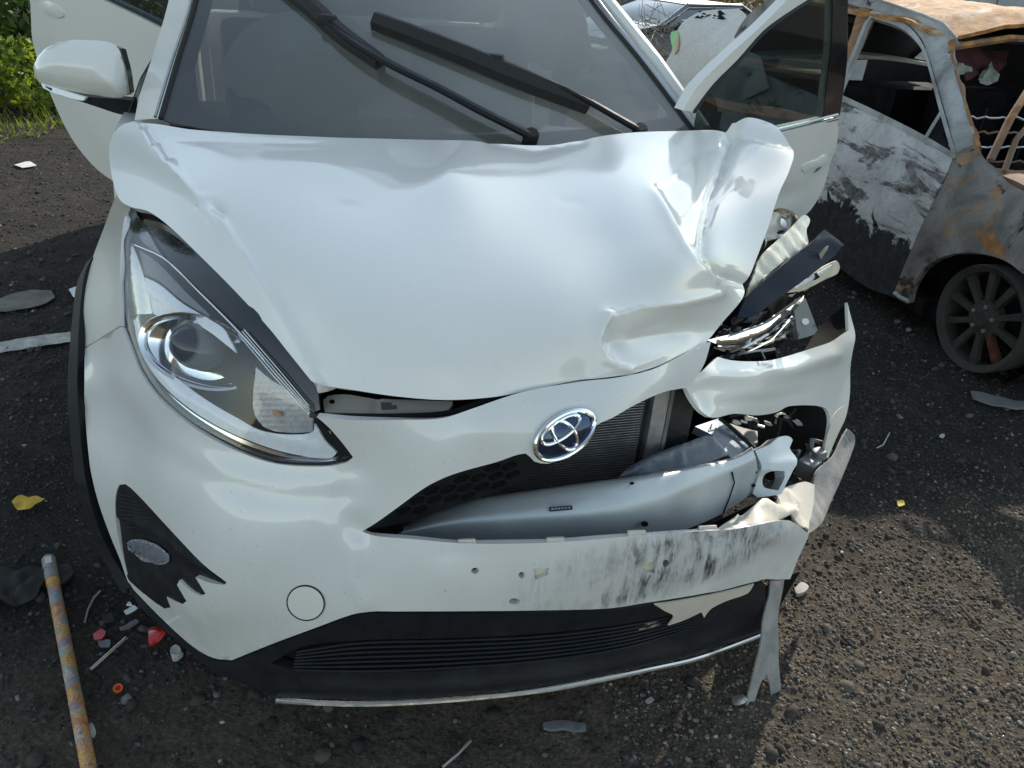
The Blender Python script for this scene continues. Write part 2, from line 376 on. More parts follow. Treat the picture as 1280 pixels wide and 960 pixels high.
def stone_mat(name, stops):
    M_, nt, b = nodes(name); oi = nt.nodes.new('ShaderNodeNewGeometry')
    c = ramp(nt, oi.outputs['Random Per Island'], stops); v = coords(nt)
    c = mixc(nt, noise(nt, v, 120, 3), c, mixc(nt, .6, c, (.03, .028, .026)))
    nt.links.new(c, b.inputs['Base Color']); b.inputs['Roughness'].default_value = .9; b.inputs['Specular IOR Level'].default_value = .25; return M_
ST_DARK = stone_mat('sooty_gravel', [(0, (.025, .024, .024)), (.5, (.06, .058, .055)), (.9, (.10, .096, .09)), (.985, (.20, .19, .18)), (1, (.42, .41, .39))])
ST_BROWN = stone_mat('brown_gravel', [(0, (.075, .060, .043)), (.45, (.16, .132, .098)), (.85, (.26, .22, .172)), (.985, (.34, .30, .25)), (1, (.45, .42, .37))])
def gravel(name, n, region, smin, smax, mat, label, keep=None):
    """loose stones, each a squashed lump; nobody could count them"""
    ico = [(0, 0, 1), (.9, 0, .35), (.28, .85, .35), (-.73, .53, .35), (-.73, -.53, .35), (.28, -.85, .35), (.73, .53, -.4), (-.28, .85, -.4), (-.9, 0, -.4), (-.28, -.85, -.4), (.73, -.53, -.4)]
    fc = [(0, 1, 2), (0, 2, 3), (0, 3, 4), (0, 4, 5), (0, 5, 1), (1, 6, 2), (2, 7, 3), (3, 8, 4), (4, 9, 5), (5, 10, 1), (2, 6, 7), (3, 7, 8), (4, 8, 9), (5, 9, 10), (1, 10, 6)]
    ico = np.array(ico); fc = np.array(fc)
    x = RNG.uniform(region[0], region[1], n); y = RNG.uniform(region[2], region[3], n)
    if keep is not None: k = keep(x, y); x, y = x[k], y[k]
    n = len(x); s = smin + (smax - smin) * RNG.power(.35, n)
    sc = s[:, None] * RNG.uniform(.6, 1.25, (n, 3)) * np.array([1, 1, .7]); a = RNG.uniform(0, 6.28, n); tl = RNG.uniform(-.5, .5, n)
    P = ico[None] * sc[:, None] * RNG.uniform(.75, 1.2, (n, 11, 1))
    ca, sa = np.cos(a)[:, None], np.sin(a)[:, None]; X, Y, Z = P[..., 0], P[..., 1], P[..., 2] + P[..., 0] * tl[:, None]
    W = np.stack([X * ca - Y * sa + x[:, None], X * sa + Y * ca + y[:, None], Z + (hfield(x, y) + dip(x, y) - .008 + s * .12)[:, None]], -1).reshape(-1, 3)
    F = (fc[None] + 11 * np.arange(n)[:, None, None]).reshape(-1, 3)
    me = bpy.data.meshes.new(name); me.vertices.add(len(W)); me.vertices.foreach_set('co', W.ravel()); me.loops.add(F.size); me.loops.foreach_set('vertex_index', F.ravel().astype(np.int32))
    me.polygons.add(len(F)); me.polygons.foreach_set('loop_start', np.arange(0, F.size, 3, dtype=np.int32)); me.polygons.foreach_set('loop_total', np.full(len(F), 3, np.int32)); me.update(calc_edges=True)
    return tag(link(name, me, None, mat), label, 'gravel', kind='stuff')
_brown = lambda x, y: RNG.uniform(0, 1, len(x)) < np.clip((.62 - y + .1 * np.sin(5 * x)) * 3, 0.08, 1)
gravel('brown_gravel', 46000, (.2, 2.4, -.45, .8), .0013, .0065, ST_BROWN, 'loose brown gravel in front of the torn bumper corner', _brown)
gravel('sooty_gravel', 52000, (-1.9, 2.8, -.4, 2.6), .0015, .0085, ST_DARK, 'loose blackened gravel scattered over the whole yard')
gravel('far_gravel', 18000, (-4.0, 4.0, 2.6, 6.2), .003, .013, ST_DARK, 'coarse dark gravel in the yard behind the cars')
gravel('dirt_clods', 2200, (-1.9, 2.8, -.4, 3.2), .006, .020, stone_mat('dirt_clods', [(0, (.03, .027, .024)), (.6, (.075, .065, .053)), (.93, (.14, .125, .105)), (1, (.34, .33, .31))]), 'clods of dirt lying about the yard')
gravel('glass_crumbs', 900, (.15, 1.5, -.25, .9), .0012, .0035, simple('clear_glass_crumbs', (.62, .66, .66), .12, coat=.8), 'crumbs of lamp glass under the torn corner', lambda x, y: RNG.uniform(0, 1, len(x)) < np.exp(-((x - .75) ** 2 + (y - .3) ** 2) * 4))
gravel('litter_crumbs', 520, (-1.6, 2.2, -.35, 2.4), .0025, .0075, stone_mat('mixed_litter', [(0, (.55, .55, .53)), (.25, (.10, .10, .10)), (.5, (.40, .36, .30)), (.7, (.03, .03, .035)), (.86, (.62, .60, .56)), (.94, (.40, .05, .03)), (1, (.55, .42, .08))]), 'crumbs of broken plastic and litter strewn over the yard')
# ================================================================== the crashed white hatchback
CARLOC = (0, 1.9, 0)
CAR = thing('crashed_car', CARLOC, 'white hatchback with its bonnet buckled, right headlight smashed and front bumper torn open', 'car')

FRONT = [(105,436,.63),(97,480,.57),(106,500,.56),(108,560,.51),(123,627,.47),(136,665,.45),(151,702,.42),(174,744,.36),(204,774,.30),(241,807,.22),(290,825,.15),
 (151,409,.50),(177,467,.385),(204,504,.305),(241,534,.24),(290,561,.18),(342,579,.128),(399,583,.088),(440,572,.066),
 (160,560,.41),(200,600,.275),(250,620,.18),(330,640,.095),(420,640,.045),(157,605,.385),(200,650,.26),(230,690,.19),(270,720,.125),(340,700,.068),(420,700,.03),
 (240,770,.19),(300,790,.12),(342,804,.085),(399,783,.035),(455,765,.004),(396,521,.085),(480,525,.045),(552,523,.034),(627,497,.032),(661,487,.035),(725,474,.05),(815,459,.10),(888,428,.21),
 (500,560,.03),(600,540,.008),(706,544,0),(770,500,.04),(830,475,.10),(862,484,.15),(451,667,.03),(534,607,.015),(620,577,0),
 (462,669,.025),(571,678,-.008),(695,677,-.018),(815,667,.0),(891,663,.035),(960,650,.08),(1010,667,.15),(480,764,0),(620,764,-.02),(760,760,-.015),(854,746,.01),(947,727,.065),(988,724,.12),
 (560,720,-.022),(700,720,-.03),(820,710,-.012),(920,695,.035)]
gF = surf(FRONT, 2e-4)

def dist(A, poly):
    """distance to a polyline, and which side of it (+ left of travel in picture coordinates)"""
    best = np.full(len(A), 1e9); side = np.zeros(len(A))
    for p, q in zip(poly[:-1], poly[1:]):
        p, q = np.array(p, float), np.array(q, float); d = q - p; L = d @ d
        t = np.clip(((A - p) @ d) / L, 0, 1); e = A - (p + t[:, None] * d); r = np.hypot(e[:, 0], e[:, 1]); s = d[0] * e[:, 1] - d[1] * e[:, 0]
        k = r < best; best[k] = r[k]; side[k] = np.sign(s[k])
    return best, side
def ridge(A, poly, w, amp): d, _ = dist(A, poly); return amp * np.exp(-(d / w) ** 2)
def pit(A, c, rx, ry, amp, rot=0):
    x, y = A[:, 0] - c[0], A[:, 1] - c[1]; ca, sa = math.cos(rot), math.sin(rot); u, v = (x * ca + y * sa) / rx, (-x * sa + y * ca) / ry
    return amp * np.exp(-(u * u + v * v))
def step_edge(A, poly, near, far, amp, sgn):
    d, s = dist(A, poly); return np.where(s == sgn, amp * (1 - np.exp(-d / near)) * np.exp(-(d / far) ** 2), 0)
def wavy(A, amp, sc, seed=0):
    r = np.random.default_rng(seed); h = np.zeros(len(A))
    for _ in range(9):
        k = r.normal(0, 1, 2) / sc; h += np.sin(A @ k + r.uniform(0, 6.28))
    return amp * h / 3

# ---- bonnet
HOODC = [(172,150,1.18),(240,158,1.08),(330,166,1.0),(430,172,.955),(540,175,.935),(665,178,.93),(790,166,.98),(860,163,.985),(908,160,.94),(930,145,.93),(960,150,.88),(992,190,.72),
 (137,200,1.0),(142,230,.90),(165,259,.78),(204,274,.66),(241,311,.52),(290,360,.38),(335,409,.27),(387,474,.13),(470,491,.065),(560,499,.042),(640,490,.045),(725,474,.058),(815,459,.108),(882,424,.225),
 (905,400,.27),(930,370,.33),(945,335,.39),(960,290,.47),(975,240,.58),
 (560,450,'z',.872),(560,400,'z',.910),(560,330,'z',.950),(560,260,'z',.982),(560,210,'z',1.005),(300,290,'z',.930),(250,225,'z',.972),(190,195,'z',.965),(400,400,'z',.893),(380,300,'z',.945),
 (720,420,'z',.893),(760,300,'z',.955),(780,220,'z',.995),(850,330,'z',.95),(860,230,'z',.998),(700,350,'z',.938)]
gH = surf(HOODC, 2.2e-2)
def tent(A, poly, w, amp): d, _ = dist(A, poly); return amp * np.exp(-d / w)          # a kinked, sharp crease
def hood_disp(A):
    h = wavy(A, .0007, 55, 3)
    cr = [(215, 205), (243, 240), (268, 262), (310, 325), (350, 390), (388, 458)]
    h += step_edge(A, cr, 7, 110, -.009, -1) + tent(A, cr[2:], 5, .0022)
    h += pit(A, (271, 258), 12, 8, -.010, .7) + tent(A, [(250, 262), (262, 270), (266, 283)], 5, .006) + pit(A, (262, 243), 12, 7, .004)
    h += pit(A, (425, 238), 55, 20, -.003, .2)
    fold = [(912, 166), (901, 210), (890, 244), (884, 280), (884, 319), (906, 344), (940, 355)]
    h += tent(A, fold, 7, -.022) + step_edge(A, fold, 20, 75, -.012, -1)
    h += tent(A, [(815, 236), (834, 268), (856, 312), (892, 352)], 9, .010) + tent(A, [(815, 236), (862, 200), (908, 172)], 8, -.006)
    h += tent(A, [(912, 166), (945, 166), (988, 178)], 5, -.010) + pit(A, (960, 158), 22, 8, .006)
    h += tent(A, [(756, 398), (800, 384), (850, 379), (898, 368)], 7, .010) + pit(A, (825, 420), 62, 20, -.020, -.14)
    h += tent(A, [(757, 396), (749, 425), (757, 450), (786, 463)], 5, .011) + pit(A, (772, 428), 14, 16, -.012) + tent(A, [(800, 424), (845, 418)], 5, -.004)
    h += tent(A, [(740, 471), (800, 455), (868, 424)], 6, .005)
    h += tent(A, [(610, 177), (668, 187), (730, 175)], 9, -.007) + tent(A, [(205, 166), (300, 176), (420, 182)], 6, -.0025)
    h += tent(A, [(700, 250), (726, 254)], 4, -.0015)
    return h
HOOD_OUT = [(172,150,1),(200,152),(240,158),(330,166),(430,172),(540,175),(620,177),(665,180),(690,179),(720,174),(790,166),(860,163),(906,161,1),(918,150),(936,143),(962,151),(985,172),(993,190),(986,215),(975,240),(960,290),(945,335),(930,370),(908,398),(892,420),(885,427,1),
 (852,443),(815,460),(770,470),(725,475),(661,488),(620,496),(560,500),(500,496),(440,487),(392,478),(384,470,1),(360,440),(335,409),(290,360),(241,311),(215,286),(195,270),(180,262),(165,259),(150,250),(142,230),(137,200),(138,176),(150,158)]
hood = sheet('bonnet', [HOOD_OUT], gH, WHITE, CAR, step=4.5, thick=.004, disp=hood_disp, back=WHITE_PLASTIC, flange=.016)

# ---- bumper cover with its openings
def ell(cx, cy, rx, ry, rot=0, n=40):
    t = np.linspace(0, 2 * math.pi, n, endpoint=False); x, y = rx * np.cos(t), ry * np.sin(t); return [(cx + a * math.cos(rot) - b * math.sin(rot), cy + a * math.sin(rot) + b * math.cos(rot)) for a, b in zip(x, y)]
BEZEL = [(149,606),(157,605),(174,620),(200,648),(230,680),(256,706),(284,727,1),(281,730),(264,728),(245,721,1),(258,742,1),(251,744),(237,736),(225,725,1),(222,731,1),(234,751,1),(230,754),(219,751),(209,746,1),(214,759,1),(207,760),(192,751),(174,736),(161,721),(155,702),(147,665),(144,627)]
BUMP_OUT = [(151,409,1),(161,430),(177,467),(204,504),(241,534),(290,561),(342,579),(399,583),(432,579),(441,572,1),(430,556),(410,533),(396,521,1),(440,525),(496,525),(552,523),(590,511),(627,498),(661,488),(725,477),(770,472),(815,462),(852,445),(888,428,1),(880,455),(862,484,1),(830,490),(796,505),(766,522),(744,533),(735,550),(718,566),(702,575),(684,580),(668,577),(657,567),(620,578),(567,593),(534,608),(496,635),(452,667,1),(462,670),(515,674),(571,679),(627,680),(695,678),(759,673),(815,668),(882,663),(922,661),(960,652),(985,650),(1010,667,1),(1006,678),(999,695),(988,724,1),(947,727),(900,738),(854,746),(807,753),(760,760),(668,763),(620,764),(546,765),(492,765),(455,765),(429,772),(399,783),(342,804),(290,825,1),(267,822),(241,807),(204,774),(174,744),(161,729),(151,702),(136,665),(123,627),(114,590),(110,560),(107,530),(105,500),(105,465),(105,436,1)]
holes = [(594,714,5,4),(652,719,4,4),(832,704,4,5),(643,752,7,4)]
def bump_disp(A):
    h = wavy(A, .0012, 60, 5)
    h += ridge(A, [(150,470),(200,545),(280,590),(360,607),(440,600)], 16, .0035) + ridge(A, [(170,520),(230,580),(330,620),(430,625)], 16, -.002)
    h += ridge(A, [(443,680),(441,720),(455,752)], 11, .007) + ridge(A, [(452,667),(420,640),(438,590)], 16, -.007)
    h += ridge(A, [(160,570),(170,640),(180,700)], 12, .0)
    h += ridge(A, [(549,692),(549,758)], 3, -.0025) + ridge(A, [(549,692),(640,690),(720,690)], 3, -.002)
    h += pit(A, (975,668), 26, 16, .012) + ridge(A, [(925,665),(955,690),(960,725)], 8, -.006) + ridge(A, [(885,668),(880,735)], 5, -.004) + pit(A, (900,700), 20, 25, .006)
    return h
_hl = [ell(x, y, a, b, 0, 12) for x, y, a, b in holes]
tabs = [[(667,711,1),(686,710,1),(685,719,1),(669,725,1)], [(802,703,1),(818,702,1),(818,716,1),(806,715,1)]]
def scuff_paint():
    M_, nt, b = nodes('scuffed_white_paint'); v = coords(nt); vs_ = coords(nt, (1, 1, .18))
    f = noise(nt, v, 3.2, 6, .6); c = ramp(nt, f, [(.35, (.70, .69, .66)), (.7, (.78, .77, .735))])
    sx = N(nt, 'ShaderNodeSeparateXYZ'); nt.links.new(v, sx.inputs[0])
    # black rubbed marks on the number plate panel
    def band(sock, a, b_, c_, d_): return ramp(nt, sock, [(a, (0, 0, 0)), (b_, (1, 1, 1)), (c_, (1, 1, 1)), (d_, (0, 0, 0))])
    mr = N(nt, 'ShaderNodeMapRange'); mr.inputs[1].default_value = -.5; mr.inputs[2].default_value = .7; nt.links.new(sx.outputs[0], mr.inputs[0])
    mz = N(nt, 'ShaderNodeMapRange'); mz.inputs[1].default_value = .30; mz.inputs[2].default_value = .60; nt.links.new(sx.outputs[2], mz.inputs[0])
    mk = mixc(nt, 1.0, band(mr.outputs[0], .34, .60, .80, .93), band(mz.outputs[0], .18, .30, .66, .80), 'MULTIPLY')
    s1 = ramp(nt, noise(nt, vs_, 75, 7, .75, .6), [(.43, (0, 0, 0)), (.60, (1, 1, 1))]); s2 = ramp(nt, noise(nt, v, 17, 4, .6), [(.36, (0, 0, 0)), (.58, (1, 1, 1))])
    k = mixc(nt, 1.0, mk, mixc(nt, 1.0, s1, s2, 'MULTIPLY'), 'MULTIPLY')
    haze = mixc(nt, 1.0, mk, (.42, .42, .42), 'MULTIPLY')
    c = mixc(nt, haze, c, (.33, .33, .325)); c = mixc(nt, k, c, (.035, .036, .04))
    sp_ = ramp(nt, noise(nt, v, 150, 3, .6), [(.68, (0, 0, 0)), (.75, (.7,) * 3)]); c = mixc(nt, sp_, c, (.22, .19, .15))          # road grit and chips
    du = mixc(nt, 1.0, ramp(nt, mz.outputs[0], [(.0, (.30,) * 3), (.45, (0, 0, 0))]), ramp(nt, noise(nt, v, 12, 6, .7), [(.35, (0, 0, 0)), (.7, (1, 1, 1))]), 'MULTIPLY'); c = mixc(nt, du, c, (.40, .35, .27))
    nt.links.new(c, b.inputs['Base Color']); b.inputs['Roughness'].default_value = .4; b.inputs['Coat Weight'].default_value = .9; b.inputs['Coat Roughness'].default_value = .08
    bump(nt, b, noise(nt, v, 7, 2), .03, .02); return M_
SCUFF = scuff_paint()
bumper = sheet('bumper_cover', [BUMP_OUT, BEZEL] + _hl + tabs, gF, SCUFF, CAR, step=7.5, thick=.004, disp=bump_disp, back=BLACK, flange=.012)

def deeper(g, d):
    def q(A):
        P = g(A); D = P - CAM; return P + D / np.linalg.norm(D, axis=1)[:, None] * d
    return q
def forward(g, d): return deeper(g, -d)
def P1(g, a, b): return g([(a, b)])[0]

# clips that stand on the upper edge of the number plate panel
for x, y in ((584, 678), (695, 676), (797, 667), (886, 661)):
    sheet('clip', [[(x - 11, y - 3, 1), (x + 10, y - 4, 1), (x + 11, y + 1, 1), (x - 12, y + 2, 1)]], deeper(gF, .006), WHITE_PLASTIC, bumper, step=12, thick=.004)
for t in tabs: sheet('plate_tab', [t], deeper(gF, .012), CREAM, bumper, step=8, thick=.003)
sheet('tow_hook_cap', [ell(382, 754, 22.5, 20.5, .3)], forward(gF, .0035), WHITE, bumper, step=7, thick=.003)
sheet('cap_groove', [ell(382, 754, 24.2, 22.2, .3), ell(382, 754, 22.6, 20.6, .3)], forward(gF, .0032), RUBBER, bumper, step=4, thick=.001)

# fog lamp bezel
gB = deeper(gF, .004)
def bez_disp(A):
    fin = [(166, 655), (178, 658), (200, 670), (240, 702), (283, 728)]
    h = tent(A, fin, 5, .009) + step_edge(A, fin, 6, 26, -.010, 1) + pit(A, (185, 690), 30, 14, -.004, .45)
    h += tent(A, [(163, 722), (208, 757)], 3, .007) + tent(A, [(190, 716), (231, 752)], 3, .007) + tent(A, [(225, 716), (256, 743)], 3, .006)
    return h
FOGR = simple('faceted_fog_reflector', (.50, .52, .60), .22, .45, var=.5, vscale=160, coat=.5)
bezel = sheet('fog_lamp_bezel', [BEZEL, ell(185, 690, 24, 9, .42)], gB, BLACK, bumper, step=5, thick=.006, disp=bez_disp)
for i in range(9):                                                    # fine ribs in the upper corner of the bezel
    y = 618 + i * 5; x0, x1 = 149 + i * .4, min(168 + i * 4.2, 205)
    m_ = MB().tube(forward(gB, .003)([(x0, y), ((x0 + x1) / 2, y + 2), (x1, y + 5)]), .0012, 5); m_.build('bezel_rib', BLACK, bumper)
fl = sheet('fog_lamp_lens', [ell(185, 690, 26, 9.5, .42)], forward(gB, .002), LENS, bumper, step=5, thick=.002, disp=lambda A: pit(A, (185, 690), 26, 12, .006, .42))
sheet('fog_lamp_reflector', [ell(185, 690, 28, 12, .42)], deeper(gB, .010), FOGR, bumper, step=3.2, thick=.002, disp=lambda A: .0022 * np.sin(A[:, 0] * .9) * np.sin(A[:, 1] * 1.1))

# ---- lower black skirt with its lip
SK = [(245,815,.23),(290,828,.16),(342,806,.095),(399,785,.048),(455,768,.018),(546,768,0),(668,766,-.008),(760,763,-.003),(854,749,.022),(950,730,.08),
 (267,839,.20),(305,854,.15),(342,869,.115),(417,873,.065),(480,874,.035),(589,867,.008),(699,854,.0),(808,832,.022),(874,817,.055),(952,788,.115),
 (420,815,.065),(560,812,.03),(700,806,.022),(820,788,.045),(900,770,.08)]
gS = surf(SK, 2e-4)
INTAKE = [(338,829,1),(380,808),(450,800),(560,797),(680,792),(780,780),(868,762,1),(862,788,1),(780,811),(680,827),(560,837),(450,841),(372,838)]
def sk_disp(A):
    return wavy(A, .001, 40, 17) + ridge(A, [(270, 832), (342, 858), (480, 862), (600, 856), (720, 842), (860, 812), (950, 780)], 8, .006)
skirt = sheet('lower_skirt', [[(161,729,1),(174,745),(204,776),(241,809),(267,824),(290,827,1),(342,806),(399,785),(429,774),(455,767),(546,767),(668,766),(760,763),(854,749),(947,730),(957,733,1),(956,765),(952,789,1),(874,817),(808,832),(699,854),(589,867),(480,874),(417,873),(348,870),(305,854),(267,839),(245,822),(204,786),(174,756)], INTAKE],
              surf(SK + [(161,730,.39),(174,750,.36),(204,780,.30)], 2e-4), BLACK, CAR, step=6.5, thick=.005, disp=sk_disp, flange=.02)
sheet('intake_liner', [INTAKE], deeper(gS, .045), VOIDM, skirt, step=14, thick=.003)
for i in range(7):
    t = (i + .5) / 7; up = [(372, 812), (450, 800), (560, 797), (680, 792), (780, 780), (864, 763)]; dn = [(366, 838), (450, 841), (560, 837), (680, 827), (780, 811), (862, 787)]
    q = [((1 - t) * a[0] + t * b[0], (1 - t) * a[1] + t * b[1]) for a, b in zip(up, dn)]
    MB().tube(deeper(gS, .005)(spline(q, 16, False)), .0046, 6, flat=.5).build('slat', BLACK, skirt)
lip = MB().tube(gS(spline([(346, 873), (417, 877), (480, 877), (589, 870), (699, 857), (808, 835), (874, 820), (953, 791)], 14, False)) + np.array([0, -.002, -.004]), .0055, 8); lip.build('chrome_lip', CHROME_DULL, skirt)

# ---- wheel arch cladding and wing on the intact side
CL = [(105,436,.63),(97,470,.585),(99,540,.53),(103,580,.505),(108,605,.49),(121,654,.47),(140,695,.445),(161,731,.40),(104,352,.78),(116,320,.86),(108,360,.77)]
sheet('wheel_arch_cladding', [[(116,320,1),(108,336),(104,352),(99,400),(97,450),(97,500),(100,540),(103,570),(108,605),(121,654),(140,695),(163,733,1),(152,703),(137,666),(124,627),(115,590),(111,560),(108,530),(106,500),(106,465),(106,430),(106,390),(109,360),(117,326,1)]], forward(surf(CL, 3e-4), .006), BLACK, CAR, step=6, thick=.006, flange=.03)
WG = [(105,436,.63),(106,390,.70),(108,360,.77),(116,326,.85),(121,311,.90),(132,281,1.0),(142,255,1.10),(164,258,.80),(157,270,.76),(153,300,.70),(151,352,.60),(151,409,.50)]
sheet('wing', [[(105,434,1),(106,427),(105,390),(108,360),(116,326),(121,311),(132,281),(142,252),(148,238,1),(166,250,1),(157,270),(153,300),(151,352),(151,407,1)]], surf(WG, 1e-3), WHITE, CAR, step=7, thick=.004, flange=.012, disp=lambda A: wavy(A, .0012, 40, 2))

DUCT = simple('grey_blue_duct_plastic', (.11, .125, .14), .24, .2, var=.3, vscale=14, coat=.3)
RAIL = simple('grey_blue_rail_paint', (.20, .25, .30), .35, .3, var=.2)
FACET = simple('faceted_grey_reflector', (.46, .47, .49), .25, .25, var=.15, vscale=60)
# ---- left headlight (intact)
HL = [(166,259,.79),(153,300,.70),(151,352,.605),(153,390,.535),(161,427,.465),(177,465,.39),(204,502,.31),(241,532,.245),(290,559,.185),(342,577,.132),(399,581,.092),(438,572,.070),(410,536,.092),(391,517,.11),(342,461,.19),(294,409,.285),(249,364,.40),(204,321,.55),(190,290,.66),(175,262,.78),(240,440,.325),(200,400,.425),(320,500,.19)]
gL = surf(HL, 3e-4)
head = sheet('headlight', [[(164,257,1),(153,300),(151,352),(152,390),(160,428),(176,467),(203,504),(241,535),(290,562),(342,580),(399,584),(434,580),(443,571,1),(432,553),(412,530),(400,512),(390,478),(380,462),(345,412),(300,360),(250,310),(215,276),(185,256,1)]], deeper(gL, .095), BLACK, CAR, step=8, thick=.01, flange=.05)
sheet('seal', [[(164,257,1),(153,300),(151,352),(152,390),(160,428),(176,467),(203,504),(241,535),(290,562),(342,580),(399,584),(434,580),(442,572,1),(430,555),(418,540,1),(413,541,1),(424,558),(431,570),(420,575),(399,577),(345,572),(294,554),(246,526),(210,496),(184,460),(169,425),(161,388),(160,352),(163,300),(172,262,1)]], deeper(gL, .006), GLOSS, head, step=6, thick=.008, flange=.03)
lens = sheet('lens', [[(168,262,1),(158,300),(156,352),(157,390),(165,427),(180,464),(207,499),(243,529),(292,556),(343,574),(399,578),(433,573,1),(410,538),(391,517),(342,461),(294,409),(249,364),(204,321),(182,285)]], gL, LENS, head, step=8, thick=.003)
sheet('chrome_column', [[(166,304,1),(175,330),(184,362),(190,392,1),(170,394,1),(163,367),(159,331),(161,306)]], deeper(gL, .018), CHROME_DULL, head, step=6, thick=.004, disp=lambda A: ridge(A, [(164, 310), (175, 392)], 5, .004))
sheet('light_guide_upper', [[(180,346,1),(200,356),(228,379),(260,398),(282,413),(295,441,1),(281,429),(260,413),(226,397),(193,393),(186,374)]], deeper(gL, .022), DRL, head, step=6, thick=.004, disp=lambda A: ridge(A, [(185, 360), (230, 388), (285, 425)], 7, .004))
sheet('light_guide_lower', [[(174,393,1),(170,406),(175,438),(193,469),(225,501),(264,528),(310,550),(359,566),(413,573),(421,566,1),(405,549),(393,530,1),(391,540),(366,543),(328,538),(296,522),(257,499),(218,470),(193,444),(179,413)]], deeper(gL, .016), DRL, head, step=6, thick=.004, disp=lambda A: ridge(A, [(174, 400), (182, 440), (222, 488), (300, 535), (400, 560)], 7, .004))
sheet('lower_trim_edge', [[(160,395,1),(166,440),(186,476),(214,506),(256,533),(305,555),(355,571),(405,577),(424,571,1),(405,573),(357,567),(308,551),(262,529),(223,502),(191,470),(173,438),(168,400,1)]], deeper(gL, .014), CHROME, head, step=5, thick=.002)
sheet('turn_signal', [[(320,459,1),(338,474),(366,492),(391,520,1),(391,540,1),(360,541),(331,534),(317,512)]], deeper(gL, .026), FACET, head, step=3, thick=.003, disp=lambda A: .0006 * np.abs(np.sin(A[:, 0] * .42 + A[:, 1] * .15)) + .0003 * np.sin(A[:, 1] * .9))
sheet('amber_bulb', [ell(347, 517, 6, 3, .3)], deeper(gL, .020), AMBER, head, step=5, thick=.003, disp=lambda A: pit(A, (347, 517), 8, 5, .004))
sheet('upper_reflector', [[(174,312,1),(196,328),(232,365),(262,395),(228,376),(200,352),(180,342,1)]], deeper(gL, .03), GREYPL, head, step=6, thick=.003)
for k in range(4):
    o_ = k * 4.0
    MB().tube(deeper(gL, .02)([(298 + o_ * .6, 418 - o_ * .5), (342 + o_ * .6, 470 - o_ * .6), (390 - o_ * .3, 522 - o_ * 1.2)]), .0011, 5).build('trim_line', CHROME_DULL, head)
MB().tube(deeper(gL, .018)(spline([(168, 306), (205, 323), (250, 366), (295, 411), (330, 450)], 12, False)), .0016, 5).build('trim_line', CHROME, head)
pc = P1(deeper(gL, .040), 250, 440); pax = np.array([-.18, -.90, .40]); pax /= np.linalg.norm(pax)
_rx = P1(deeper(gL, .035), 296, 462) - pc; _rx -= pax * (_rx @ pax); _rl = np.linalg.norm(_rx); _e1 = _rx / _rl; _e2 = np.cross(pax, _e1)
def ebowl(prof, rx, ry, n=40, off=(0, 0)):
    V, F = [], []; c = pc + _e1 * off[0] + _e2 * off[1]
    for s, h in prof:
        for k in range(n):
            t = 2 * math.pi * k / n; V.append(c + pax * h + s * (_e1 * rx * math.cos(t) + _e2 * ry * math.sin(t)))
    for i in range(len(prof) - 1):
        for k in range(n): F.append((i * n + k, i * n + (k + 1) % n, (i + 1) * n + (k + 1) % n, (i + 1) * n + k))
    return MB().add(V, F)
ebowl([(1.0, .004), (1.06, .006), (1.08, .0), (1.0, -.004), (.9, .0), (.72, -.012), (.58, -.02), (.56, -.004)], _rl * 1.22, .060).build('projector_bowl', CHROME, head)
ebowl([(1.12, -.012), (1.12, .006), (1.0, .014), (.8, .022), (.5, .028), (.2, .031), (.001, .0315)], .044, .036, off=(-.006, .008)).build('projector_lens', glassy('projector_glass', (.35, .40, .48), .55, .03, .18, (.45, .47, .52)), head)
ebowl([(1.0, -.018), (.001, -.019)], .046, .038, off=(-.006, .008)).build('projector_shutter', GREYPL, head)
# black panel between headlight and bonnet
sheet('headlight_top_panel', [[(176,259,1),(198,268),(240,304),(290,354),(340,410),(392,472),(400,512,1),(391,516),(342,461),(294,409),(249,364),(204,321),(176,300),(170,275)]], deeper(gL, .03), GLOSS, head, step=8, thick=.004)

# ---- gap under the bonnet: support bar and gasket
gG = surf([(387,474,.22),(395,520,.12),(470,495,.13),(480,522,.08),(560,500,.10),(560,522,.07),(620,500,.07)], 1e-3)
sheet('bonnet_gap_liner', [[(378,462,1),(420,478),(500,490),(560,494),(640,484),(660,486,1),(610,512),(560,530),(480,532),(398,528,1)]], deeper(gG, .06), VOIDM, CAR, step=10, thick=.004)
bar = sheet('support_bar', [[(404,500),(410,495),(432,493),(466,498),(520,500),(566,502,1),(560,516,1),(470,517),(406,515,1)]], deeper(gG, .012), WHITE_PLASTIC, CAR, step=6, thick=.01, disp=lambda A: ridge(A, [(470, 495), (468, 517)], 3, -.004) + ridge(A, [(490, 507), (560, 509)], 4, .004))
sheet('bolt_hole', [ell(415, 502, 3.5, 2.8)], deeper(gG, .0115), VOIDM, bar, step=3, thick=.001)
sheet('paper_label', [[(476,503,1),(496,503,1),(496,511,1),(477,512,1)]], deeper(gG, .008), GREYPL, bar, step=8, thick=.001)
MB().tube(gG(spline([(388, 519), (440, 520), (500, 520), (555, 517), (590, 507), (622, 494)], 10, False)), .0045, 8).build('rubber_gasket', RUBBER, CAR)

